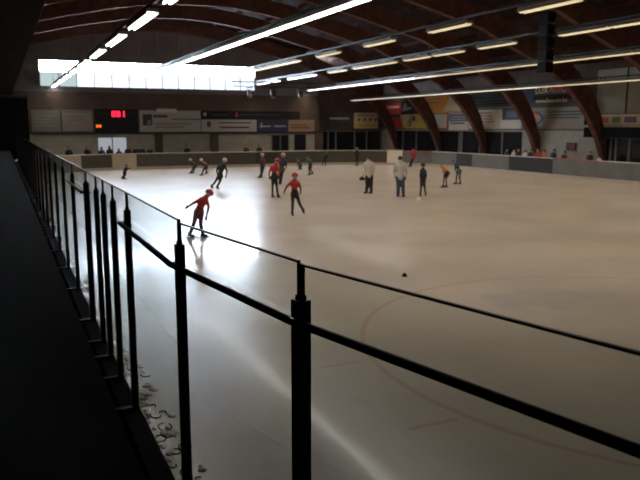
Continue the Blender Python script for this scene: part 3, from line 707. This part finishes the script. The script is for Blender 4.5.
def paint(me, segs, mats):
    """give each face the cloth of the nearest limb"""
    names = sorted(set(s[4] for s in segs)); me.materials.clear()
    for nme in names: me.materials.append(M[mats[nme]] if nme in mats else M['skin'])
    c = np.zeros(len(me.polygons) * 3); me.polygons.foreach_get('center', c); c = c.reshape(-1, 3)
    best = np.full(len(c), 1e9); idx = np.zeros(len(c), int)
    for p, q, r0, r1, reg in segs:
        p = np.array(p); q = np.array(q); d = q - p; L2 = max(float(d @ d), 1e-9)
        t = np.clip((c - p) @ d / L2, 0, 1)
        ds = np.linalg.norm(c - (p + t[:, None] * d), axis=1) - (r0 + (r1 - r0) * t)
        k = ds < best; best[k] = ds[k]; idx[k] = names.index(reg)
    me.polygons.foreach_set('material_index', idx.astype(np.int32)); me.polygons.foreach_set('use_smooth', np.ones(len(idx), bool)); me.update()

def person(loc, J, k, col, label, face=0.0, helmet=None, hair=None, skates=True, jacket=None, voxel=.02, bulk=1.0, rotz=0.0, group=None, skatecol='c_black', fingers=True, bib=None):
    """J: joints in metres (x right, y away, z up) about the feet; face: heading of the nose, degrees anticlockwise from +x"""
    V = {n_: Vector(p) for n_, p in J.items()}
    o = thing('person', label, 'person', loc, rotz, group)
    S = []
    def seg(a, b, r0, r1, reg): S.append((tuple(a), tuple(b), r0 * k, r1 * k, reg))
    fd = Vector((math.cos(R(face)), math.sin(R(face)), 0)); sd = Vector((-fd.y, fd.x, 0))
    hd, nk, ch, pv = V['head'], V['neck'], V['chest'], V['pelvis']
    wa = ch.lerp(pv, .6)
    up = (hd - nk).normalized()
    seg(hd + up * .03 * k, hd - up * .04 * k + fd * .012 * k, .093, .078, 'head')
    seg(hd - up * .05 * k + fd * .03 * k, hd - up * .085 * k + fd * .035 * k, .06, .045, 'head')      # jaw
    seg(hd + fd * .085 * k, hd + fd * .108 * k - up * .03 * k, .014, .018, 'head')                    # nose
    for e in (-1, 1): seg(hd + sd * e * .085 * k + up * .01 * k, hd + sd * e * .088 * k - up * .025 * k, .02, .014, 'head')
    seg(hd - up * .06 * k, nk, .055, .058, 'head')
    for e in ('L', 'R'):
        sh, hp = V['sh' + e], V['hip' + e]
        seg(nk, sh, .06, .062 * bulk, 'torso'); seg(sh.lerp(ch, .35), wa, .095 * bulk, .095 * bulk, 'torso'); seg(wa, hp, .1 * bulk, .1 * bulk, 'pelvis')
        el, ha = V['el' + e], V['ha' + e]
        seg(sh, el, .058 * bulk, .045 * bulk, 'arm'); seg(el, ha, .044 * bulk, .030, 'forearm')
        fw = (ha - el).normalized(); palm = ha + fw * .055 * k
        seg(ha, palm, .032, .034, 'hand')
        kn, an = V['kn' + e], V['an' + e]
        lg = 0 if skates else .022
        seg(hp, kn, .092 + lg * .6, .060 + lg, 'thigh'); seg(kn, kn.lerp(an, .35), .058 + lg, .060 + lg, 'shin'); seg(kn.lerp(an, .35), an, .06 + lg, .042 + lg * 1.2, 'shin')
        toe = an + fd * .15 * k - Vector((0, 0, .045 * k))
        if not skates: seg(an - Vector((0, 0, .03 * k)) - fd * .03 * k, toe, .045, .038, 'foot')
    seg(nk, ch, .085, .125 * bulk, 'torso'); seg(ch, wa, .13 * bulk, .112 * bulk, 'torso'); seg(wa, pv, .115 * bulk, .12, 'pelvis')
    mb = MB()
    for a, b, r0, r1, reg in S: mb.capsule(a, b, r0, r1, 12, 0, 4)
    body = remesh(mb, voxel)
    paint(body, S, col)
    # fingers and thumb, rooted in the palm, join the same mesh
    if fingers:
        fm = MB()
        for e in ('L', 'R'):
            el, ha = V['el' + e], V['ha' + e]; fw = (ha - el).normalized()
            wdt = fw.cross(sd if abs(fw.dot(sd)) < .8 else fd).normalized(); cl = fw.cross(wdt).normalized()
            if cl.dot(Vector((0, 0, 1))) > 0: cl = -cl
            for q, ln in zip((-1.5, -.5, .5, 1.5), (.062, .074, .07, .054)):
                a = ha + fw * .07 * k + wdt * q * .018 * k; b = a + (fw * .8 + cl * .25).normalized() * ln * .55 * k; c = b + (fw * .5 + cl * .75).normalized() * ln * .5 * k
                fm.capsule(a, b, .0095 * k, .009 * k, 6, 0, 2); fm.capsule(b, c, .009 * k, .0075 * k, 6, 0, 2)
            a = ha + fw * .03 * k - wdt * .028 * k; fm.capsule(a, a + (fw * .6 - wdt * .6 + cl * .3).normalized() * .055 * k, .011 * k, .008 * k, 6, 0, 2)
        tmp = fm.mesh('f', [M[col['hand']] if 'hand' in col else M['skin']], smooth=True)
        bm = bmesh.new(); bm.from_mesh(body); nb = len(bm.faces); bm.from_mesh(tmp); bm.faces.ensure_lookup_table()
        hi = [m.name for m in body.materials].index((M[col['hand']] if 'hand' in col else M['skin']).name)
        for f_ in bm.faces[nb:]: f_.material_index = hi
        bm.to_mesh(body); bm.free(); bpy.data.meshes.remove(tmp)
    body.name = 'body'; link('body', body, o)
    # eyes and mouth
    for e in (-1, 1): MB().ellip(hd + fd * .088 * k + sd * e * .034 * k + up * .012 * k, .012 * k, .012 * k, .009 * k, 8, 5).build('eye', M['eye'], o, smooth=True)
    MB().capsule(hd + fd * .094 * k - up * .062 * k + sd * .02 * k, hd + fd * .094 * k - up * .062 * k - sd * .02 * k, .007 * k, .007 * k, 6, 0, 2).build('mouth', M['lip'], o, smooth=True)
    # head gear: a dome that follows the tilt of the head
    q = Vector((0, 0, 1)).rotation_difference((up - fd * .25).normalized())
    if helmet:
        hm = MB().ellip((0, 0, 0), .128 * k, .128 * k, .135 * k, 16, 7, z0=-.12)
        for a in (-.5, 0, .5): hm.capsule((.11 * k * math.cos(a + R(face) + math.pi), .11 * k * math.sin(a + R(face) + math.pi), .06 * k), (.11 * k * math.cos(a + R(face)), .11 * k * math.sin(a + R(face)), .07 * k), .02 * k, .02 * k, 6, 0, 2)
        h = hm.build('helmet', M[helmet], o, smooth=True); h.location = hd + up * .02 * k; h.rotation_mode = 'QUATERNION'; h.rotation_quaternion = q
        st = MB()
        for e in (-1, 1): st.tube(hd + sd * e * .098 * k + up * .01 * k, hd + fd * .02 * k + sd * e * .03 * k - up * .125 * k, .008 * k, n=6)
        st.build('chin_strap', M['c_black'], h).matrix_parent_inverse = (Matrix.Translation(h.location) @ q.to_matrix().to_4x4()).inverted()
    else:
        h = MB().ellip((0, 0, 0), .106 * k, .106 * k, .112 * k, 14, 7, z0=-.05).build('hair', M[hair or 'hair'], o, smooth=True)
        h.location = hd + up * .02 * k - fd * .016 * k; h.rotation_mode = 'QUATERNION'; h.rotation_quaternion = q
    # skates
    if skates:
        for e in ('L', 'R'):
            an = V['an' + e]; z0 = .0
            b = MB().capsule(an + Vector((0, 0, .06 * k)), an - Vector((0, 0, .02 * k)), .052 * k, .05 * k, 10, 0, 3)
            b.capsule(an - Vector((0, 0, .025 * k)) - fd * .03 * k, an + fd * .13 * k - Vector((0, 0, .045 * k)), .046 * k, .038 * k, 10, 0, 3)
            s_ = b.build('skate', M[skatecol], o, smooth=True)
            zb = an.z - .075 * k
            zl = max(.0, zb - .05)
            c = an + fd * .06 * k
            vs = []
            for h_ in (zl, zb):
                for a_, t_ in ((-.19, -.003), (.21, -.003), (.21, .003), (-.19, .003)): vs.append(Vector((c.x, c.y, h_)) + fd * a_ * k + sd * t_)
            MB().add(vs, [(0, 3, 2, 1), (4, 5, 6, 7), (0, 1, 5, 4), (1, 2, 6, 5), (2, 3, 7, 6), (3, 0, 4, 7)]).build('blade', M['blade'], s_)
    if jacket:
        T = [(a, b, r0 + .016 * k, r1 + .014 * k, reg) for a, b, r0, r1, reg in S if reg == 'torso' or (reg in ('arm', 'forearm') and jacket[1])]
        T.append((tuple(wa), tuple(wa.lerp(pv, .75)), .15 * k, .155 * k, 'torso'))
        jb = MB()
        for a, b, r0, r1, reg in T: jb.capsule(a, b, r0, r1, 12, 0, 4)
        jm = remesh(jb, voxel); jm.materials.clear(); jm.materials.append(M[jacket[0]])
        for p in jm.polygons: p.use_smooth = True
        jm.name = 'jacket'; jo = link('jacket', jm, o)
        cb = MB(); cb.capsule(nk - sd * .03 * k, nk + sd * .03 * k, .078 * k, .078 * k, 12, 0, 4)
        cb.build('collar', M[jacket[0]], jo, smooth=True)
    return o

Rv = Vector((math.cos(YAW), -math.sin(YAW), 0))
FH = Vector((math.sin(YAW), math.cos(YAW), 0))
FW = FH * math.cos(PITCH) + Vector((0, 0, -math.sin(PITCH))); UP = Rv.cross(FW)
def ground(px, py):
    d = FW + Rv * ((px - 320) / F_PX) - UP * ((py - 240) / F_PX); t = -CAM_H / d.z
    return Vector((0, 0, CAM_H)) + d * t, t
KEYS = ['head', 'neck', 'chest', 'pelvis', 'shL', 'elL', 'haL', 'shR', 'elR', 'haR', 'hipL', 'hipR', 'knL', 'anL', 'knR', 'anR']
def skater(fx, fy, P, height, col, label, side=None, zoff=.0, dz=None, **kw):
    """P: measured figure outline, read off around the standing point, scaled to metres and given depth"""
    g, t = ground(fx, fy); s = t / F_PX
    J = {}
    for n_, (x, y) in zip(KEYS, P):
        dep = 0.0
        if side and n_[-1] in 'LR' and n_[:2] in ('sh', 'el', 'ha', 'hi', 'kn', 'an'):
            dep = (.15 if n_[:2] in ('sh', 'el', 'ha') else .1) * (side if n_[-1] == 'R' else -side)
        if dz and n_ in dz: dep += dz[n_]
        J[n_] = ((x - fx) * s, dep, max((fy - y) * s * 1.01 + zoff, .06))
    lo = min(J['anL'][2], J['anR'][2])
    sh = .10 - lo if kw.get('skates', True) else .085 - lo
    for n_ in J: J[n_] = (J[n_][0], J[n_][1], J[n_][2] + (sh if sh > -.16 else 0))
    az = math.atan2(g.x, g.y)
    return person((g.x, g.y, 0), J, height / 1.75, col, label, rotz=-az, **kw)

ALLB = dict(torso='c_black', pelvis='c_black', arm='c_black', forearm='c_black', hand='c_black', thigh='c_black', shin='c_black', foot='c_black')
def suit(**k): d = dict(ALLB); d.update(k); return d
AWAY, LEFT, RIGHT, TOW = 90, 180, 0, -90

skater(197, 238, [(209.8, 194.3), (206.8, 197.5), (204, 201), (199, 211), (201.5, 199.6), (195, 203), (190, 206.3), (207.5, 199.5), (209.3, 206.5), (207, 216), (197.3, 212), (201.8, 212.5), (194.8, 222), (189.8, 234.5), (201, 223.5), (202.7, 234.5)], 1.62,
       suit(torso='c_red', pelvis='c_dred', arm='c_red', forearm='c_steel', thigh='c_maroon', shin='c_navy', hand='c_navy'),
       'nearest skater, bent forward in a red top and red helmet on the bright ice', face=25, helmet='c_red', dz={'haL': .1, 'elL': .05, 'elR': -.1, 'haR': -.12, 'head': .05}, voxel=.018)
skater(214.5, 189, [(225, 161.7), (223.6, 164.6), (222, 168), (220.2, 176.5), (219, 166.7), (217, 171), (217.8, 175.5), (225.6, 166.8), (227.2, 172), (226.2, 176.5), (218.9, 177), (221.6, 177), (215.8, 181.7), (211.8, 186.8), (219.6, 182.7), (217.3, 187.5)], 1.72,
       suit(torso='c_black'), 'tall skater in a black suit and cream helmet leaning over on the bright ice', face=-60, helmet='c_cream', voxel=.022)
skater(275.3, 198, [(277.6, 162.3), (276.2, 165.4), (274.5, 169), (274.6, 177), (271.6, 167.8), (269.6, 173), (269.6, 177.8), (277.8, 168.4), (279.6, 173), (279, 177), (273, 178), (276.3, 178), (272.8, 187), (272.5, 196), (276.8, 187.5), (278, 196.3)], 1.7,
       suit(torso='c_red', arm='c_red', forearm='c_red'), 'skater in red top, black tights and red helmet, in front of a cream-helmeted skater', face=60, helmet='c_red', voxel=.022)
skater(280.6, 184.5, [(283.4, 156.2), (283.5, 159.2), (283.3, 163), (281.6, 170.3), (280.6, 162), (279.6, 167), (279.8, 171), (286.4, 162), (286.5, 167), (284.8, 170.3), (280.3, 171), (282.7, 171), (280, 177.5), (279.6, 183), (281.7, 177.5), (281, 183)], 1.72,
       suit(torso='c_navy', arm='c_navy', forearm='c_maroon', pelvis='c_maroon'), 'skater in a navy suit and cream helmet partly behind the red-topped skater', face=-100, helmet='c_cream', voxel=.025)
skater(298, 216, [(295, 177.3), (295, 181), (294.7, 185), (294.7, 193.5), (291.2, 183.2), (287.2, 187), (285, 191), (298.8, 183.4), (300.5, 188), (300.8, 192), (293, 194.5), (296.6, 194.5), (292.8, 204), (292.3, 213.7), (299.3, 203.5), (303.2, 211.2)], 1.6,
       suit(torso='c_red', arm='c_red', pelvis='c_black'), 'skater facing forward in a red and black suit and red helmet, arm out', face=-75, helmet='c_red', dz={'haL': -.1, 'knL': -.03}, voxel=.018)
skater(259.8, 178, [(262.5, 156.2), (262.7, 158.8), (263, 162), (262.3, 168.3), (260.8, 161), (260.6, 165), (261.1, 168), (265, 161), (265.3, 165), (264.4, 168), (261.6, 169), (263.2, 169), (261.2, 173), (259.8, 177), (262.4, 173), (261.5, 177)], 1.55,
       suit(torso='c_maroon', arm='c_maroon'), 'skater in a maroon top and cream helmet near the far boards, left of the pair', side=1, face=170, helmet='c_cream', voxel=.026, fingers=False)
skater(300, 169.8, [(298, 160.6), (298.8, 162), (299.5, 163.4), (301, 165.8), (298.2, 163.2), (297.5, 165.2), (297.9, 166.8), (300.8, 163.4), (301.4, 165.2), (300.2, 166.7), (300.4, 166), (301.6, 166), (298.9, 166.6), (299.7, 168.6), (300.2, 166.8), (301.2, 168.6)], 1.35,
       suit(torso='c_navy', arm='c_navy'), 'small skater crouching low in dark clothes before the far boards', side=1, face=190, helmet='c_steel', voxel=.028, fingers=False)
skater(311, 175.3, [(307, 157), (308, 158.9), (309, 161), (310.5, 165.3), (307.4, 160.8), (306, 163), (305.2, 164.3), (310.8, 161), (312.3, 163.7), (311.3, 165.5), (309.6, 166), (311.2, 166), (309, 169.8), (309.8, 174), (310.6, 170), (312.5, 173)], 1.5,
       suit(torso='c_teal', arm='c_teal'), 'skater in dark teal leaning left, between the crouching one and the red skates', side=1, face=185, helmet='c_black', voxel=.026, fingers=False)
skater(324, 166.5, [(326, 153), (325.9, 154.7), (325.5, 156.9), (324.3, 160.3), (323.9, 156.3), (323.5, 158.5), (322.8, 160.3), (327.2, 156.4), (327.5, 158.8), (326.6, 160.6), (323.6, 160.6), (325, 160.6), (322.8, 163), (322.3, 165.2), (325.4, 163), (325.6, 165.2)], 1.4,
       suit(), 'dark-clad skater with red skates in front of the far boards', face=250, helmet='c_black', voxel=.028, fingers=False, skatecol='c_red')
skater(357, 166, [(357, 149.2), (357, 151), (357, 153.2), (357, 157.3), (355.3, 152.7), (354.9, 155.2), (355.3, 157.3), (358.7, 152.7), (359.1, 155.2), (358.7, 157.3), (356.2, 157.8), (357.8, 157.8), (356.1, 161.5), (356, 165.2), (357.9, 161.5), (358, 165.2)], 1.6,
       suit(), 'person in black standing against the brown-grey boards of the far right corner', face=240, hair='hairb', voxel=.028, fingers=False)
m1 = skater(368.7, 193.7, [(368, 158.3), (368, 161.3), (368.5, 166), (369, 175.5), (364.9, 163.8), (364.2, 169.5), (362.9, 174.2), (372.4, 163.8), (373.4, 169.5), (372.4, 174), (367.1, 176.5), (370.9, 176.5), (367, 184.3), (366.4, 191.3), (371, 184.3), (371.3, 191.3)], 1.78,
       suit(hand='skin'), 'man in a beige jacket and black trousers holding a dark round helmet at his side', face=140, hair='hair', skates=False, jacket=('c_beige', True), voxel=.02, bulk=1.1, dz={'haL': -.05})
skater(400.5, 197.2, [(399.5, 159.2), (399.5, 162.4), (399.8, 167), (400, 178.5), (395.4, 164.8), (393.9, 171), (395, 176), (404.3, 164.8), (405.8, 171), (405.2, 176.5), (397.9, 179.5), (402.2, 179.5), (398.2, 187.8), (398, 195), (402.8, 187.8), (403.4, 195)], 1.82,
       suit(thigh='c_jean', shin='c_jean', hand='c_black', pelvis='c_jean'), 'man in a light grey jacket and blue jeans standing with his back turned', face=85, hair='hair', skates=False, jacket=('c_grey', True), voxel=.02, bulk=1.12)
skater(422.8, 197, [(422.3, 166.2), (422.3, 168.9), (422.5, 172.2), (422.3, 179.8), (420.2, 171.2), (419.6, 175.5), (420, 179.3), (424.8, 171.2), (425.7, 175.5), (425.2, 179.5), (421, 180.8), (423.7, 180.8), (420.8, 188), (420.3, 194.8), (424.4, 188), (425.5, 194.4)], 1.45,
       suit(torso='c_navy', arm='c_navy', thigh='c_navy'), 'child skater in a dark navy suit and dark helmet right of the man in jeans', face=80, helmet='c_black', voxel=.02)
skater(444.8, 187.8, [(440.9, 165.7), (442.3, 167.2), (444, 168.6), (447, 172.3), (442.8, 169), (442.9, 171.8), (443.4, 173.8), (445.3, 168.8), (446, 171.8), (444.7, 174), (446, 172.8), (448, 172.8), (443.6, 177.5), (443.1, 185.3), (445.8, 178), (446.4, 185.3)], 1.45,
       suit(torso='c_orange', arm='c_orange', forearm='c_green', shin='c_pink'), 'child skater bent over in an orange vest and green helmet, hands on knees', side=1, face=180, helmet='c_green', voxel=.022)
skater(458.3, 184.3, [(452.9, 162.2), (454.2, 163.7), (456, 165.6), (459, 170.6), (455, 165.8), (454.6, 169), (455.6, 171), (457.8, 165.4), (459, 168.8), (457.6, 171.2), (458, 171), (460, 171), (456.4, 175.5), (456.1, 182.2), (459.2, 176), (460.2, 182.2)], 1.5,
       suit(torso='c_navy', arm='c_navy', pelvis='c_teal', thigh='c_teal'), 'child skater bent over in dark clothes and a blue helmet, right of the orange vest', side=1, face=180, helmet='c_blue', voxel=.024)
skater(411, 166.9, [(413, 149), (413, 150.8), (413, 153), (412.5, 157.3), (411.3, 152.2), (410.8, 154.5), (411.4, 156.3), (414.9, 152.2), (415.5, 154.5), (414.6, 156.3), (411.8, 157.8), (413.2, 157.8), (410.6, 161), (409.6, 164.7), (411.9, 161.2), (411.2, 164.7)], 1.55,
       suit(torso='c_red', arm='c_red', forearm='c_red'), 'person in a red jacket and black trousers beside the white gate panel', face=200, hair='hair', voxel=.028, fingers=False, jacket=('c_red', True))
skater(123.5, 179.3, [(127.4, 166.7), (126.8, 168.3), (126.2, 170), (124.9, 173), (125.1, 169.8), (124.6, 171.4), (125.3, 172.8), (127.9, 169.6), (129.5, 169.4), (130.8, 168.6), (124.3, 173.3), (125.6, 173.3), (124.3, 175.6), (122.6, 178.3), (125.4, 175.9), (123.6, 178.4)], 1.45,
       suit(), 'lone dark skater leaning hard into the bend in the far left corner', side=-1, face=0, helmet='c_steel', voxel=.026, fingers=False)
skater(193, 173.6, [(191, 160.5), (192.2, 161.9), (193.7, 163.2), (196, 165.7), (192.8, 163), (192.4, 165.2), (193, 166.6), (194.8, 163.2), (195.2, 165.3), (194.2, 166.7), (195.2, 166), (196.5, 166), (193.1, 168.4), (191, 172.2), (194.5, 168.7), (193.4, 172)], 1.45,
       suit(torso='c_maroon', forearm='c_maroon', pelvis='c_navy', thigh='c_navy'), 'crouched skater in dark red, left one of the pair at the far left', side=1, face=180, helmet='c_cream', voxel=.027, fingers=False)
skater(204.5, 175.6, [(202, 160.5), (203.3, 162.1), (204.8, 163.8), (207, 166.9), (203.6, 163.8), (203.1, 166), (203.7, 167.5), (206, 163.6), (207.3, 165.5), (206.7, 167.2), (206, 167.4), (207.6, 167.4), (203.5, 169.6), (202.2, 174), (206, 170), (206.9, 172.5)], 1.5,
       suit(torso='c_dred', arm='c_black'), 'crouched skater with a pale green helmet, right one of the pair at the far left', side=1, face=180, helmet=None or 'c_teal2' if 'c_teal2' in M else 'c_cream', voxel=.027, fingers=False)
# the helmet the man in beige holds
g, t = ground(362.2, 193.7)
hx = (362.0 - 368.7); s_ = t / F_PX
gm, tm = ground(368.7, 193.7); az = math.atan2(gm.x, gm.y)
hl = Vector((hx * s_, -.05, (193.7 - 179.2) * s_)); hl.rotate(Matrix.Rotation(-az, 3, 'Z')); hl += Vector((gm.x, gm.y, 0))
ho = thing('held_helmet', 'dark round helmet held in the hand of the man in the beige jacket', 'helmet', hl)
MB().ellip((0, 0, 0), .14, .15, .13, 14, 8, z0=-.35).build('shell', M['c_black'], ho, smooth=True)
MB().tube((.1, 0, -.03), (.02, .02, .16), .008, n=6).tube((-.1, 0, -.03), (.02, .02, .16), .008, n=6).build('strap', M['c_black'], ho)

# spectators behind the boards
def stand(h, lean=0.0, arms=0):
    k = h / 1.75
    J = dict(head=(0, .02, 1.61), neck=(0, 0, 1.48), chest=(0, 0, 1.3), pelvis=(0, .02, .96), shL=(-.17, 0, 1.41), elL=(-.24, -.03, 1.14), haL=(-.2, -.2 if arms else -.02, 1.06 if arms else .9),
             shR=(.17, 0, 1.41), elR=(.24, -.03, 1.14), haR=(.2, -.2 if arms else -.02, 1.06 if arms else .9), hipL=(-.09, .02, .92), hipR=(.09, .02, .92), knL=(-.1, 0, .5), anL=(-.11, .02, .09), knR=(.1, 0, .5), anR=(.11, .02, .09))
    return {n_: (x * k, y * k, z * k) for n_, (x, y, z) in J.items()}
specs_far = [(4.45, 1.62, 'c_black', 'dark spectator behind the far boards, furthest left of all'), (5.8, 1.6, 'c_black', 'dark spectator behind the far boards just left of the bright doorway'),
             (6.75, 1.55, 'c_navy', 'dark spectator at the left edge of the bright doorway'), (7.4, 1.6, 'c_black', 'dark spectator left of centre in front of the bright doorway'), (8.0, 1.42, 'c_navy', 'short dark spectator in the middle of the bright doorway'),
             (8.75, 1.6, 'c_black', 'dark spectator near the right edge of the bright doorway'), (9.25, 1.62, 'c_black', 'dark spectator just right of the bright doorway, first of three'), (9.8, 1.6, 'c_navy', 'dark spectator right of the bright doorway, middle of three'),
             (10.3, 1.55, 'c_black', 'dark spectator right of the bright doorway, last of three'), (13.3, 1.6, 'c_black', 'dark spectator under the long white banner, left of the thin column'),
             (18.0, 1.6, 'c_maroon', 'spectator in dark maroon under the banner with red print'), (19.3, 1.58, 'c_black', 'dark spectator just above the nearly black board')]
for i, (x, h, c, lab) in enumerate(specs_far):
    h += .16
    person((x, 54.35 + .55 * (i % 2), -.03), stand(h, arms=1), h / 1.75, suit(torso=c, arm=c, forearm=c, hand='skin', pelvis=c), lab, face=-90 + random.uniform(-25, 25), hair=random.choice(['hair', 'hairb']), skates=False, voxel=.03, fingers=False, bulk=1.12, group='spectators behind the far boards')
specs_r = [(40.2, 1.6, 'c_black', 'dark spectator behind the grey boards left of the pale grey one'), (39.4, 1.6, 'c_grey', 'spectator in a pale grey coat behind the right boards'), (38.75, 1.66, 'c_black', 'dark spectator left of the spectator in white'),
           (38.1, 1.55, 'c_white', 'spectator in a white jacket above the longest dark slate board'), (37.55, 1.66, 'c_dgreen', 'spectator in dark green right of the one in white'), (36.95, 1.7, 'c_red', 'spectator in red with a pale head, left of the orange jacket'),
           (36.35, 1.64, 'c_orange', 'spectator in a bright orange jacket behind the longest dark slate board'), (35.5, 1.7, 'c_navy', 'spectator in navy right of the orange jacket'), (34.4, 1.6, 'c_dgreen', 'dark spectator left of the square screen on the block wall'),
           (32.3, 1.66, 'c_black', 'dark spectator beside the booth corner'), (31.7, 1.45, 'c_white', 'short spectator in pale clothes at the booth corner')]
for y, h, c, lab in specs_r:
    h += .07
    person((32.5 + .25 * random.random(), y, -.03), stand(h, arms=1), h / 1.75, suit(torso=c, arm=c, forearm=c, hand='skin', pelvis=c), lab, face=-90 + random.uniform(-20, 20), hair='hairb' if c == 'c_red' else random.choice(['hair', 'hair', 'hairb']), skates=False, voxel=.03, fingers=False, bulk=1.12, rotz=-math.pi / 2, group='spectators behind the right boards')

# ------------------------------------------------------------------ small things on the ice
g, t = ground(404.5, 276.5)
pk = thing('lane_marker', 'small black rubber marker block lying alone on the open ice', 'marker', g)
MB().tube((0, 0, 0), (0, 0, .035), .06, .055, n=20).build('base', M['rubber'], pk); MB().tube((0, 0, .035), (0, 0, .07), .045, .035, n=16).build('top', M['rubber'], pk)
g, t = ground(418.8, 199.3)
pk = thing('lane_marker', 'white marker block on the ice at the feet of the navy child skater', 'marker', g)
MB().tube((0, 0, 0), (0, 0, .06), .11, .1, n=20).build('base', M['b_white'], pk); MB().tube((0, 0, .06), (0, 0, .1), .08, .07, n=16).build('top', M['b_white'], pk)

# ------------------------------------------------------------------ world, camera, colour
w = bpy.data.worlds.new('sky'); SC.world = w; w.use_nodes = True
bg = w.node_tree.nodes['Background']; bg.inputs['Color'].default_value = (.80, .90, 1, 1); bg.inputs['Strength'].default_value = 90.0
cd = bpy.data.cameras.new('camera'); cam = bpy.data.objects.new('camera', cd); COL.objects.link(cam)
cd.sensor_width = 36; cd.lens = 36 * F_PX / 640; cd.clip_start = .05; cd.clip_end = 300
cd.dof.use_dof = True; cd.dof.focus_distance = 3.0; cd.dof.aperture_fstop = 5.6
cam.location = (0, 0, CAM_H); cam.rotation_euler = (math.pi / 2 - PITCH, 0, -YAW)
SC.camera = cam
vs = SC.view_settings; vs.view_transform = 'Standard'; vs.look = 'None'; vs.gamma = 1; vs.use_curve_mapping = False; vs.exposure = 0.0
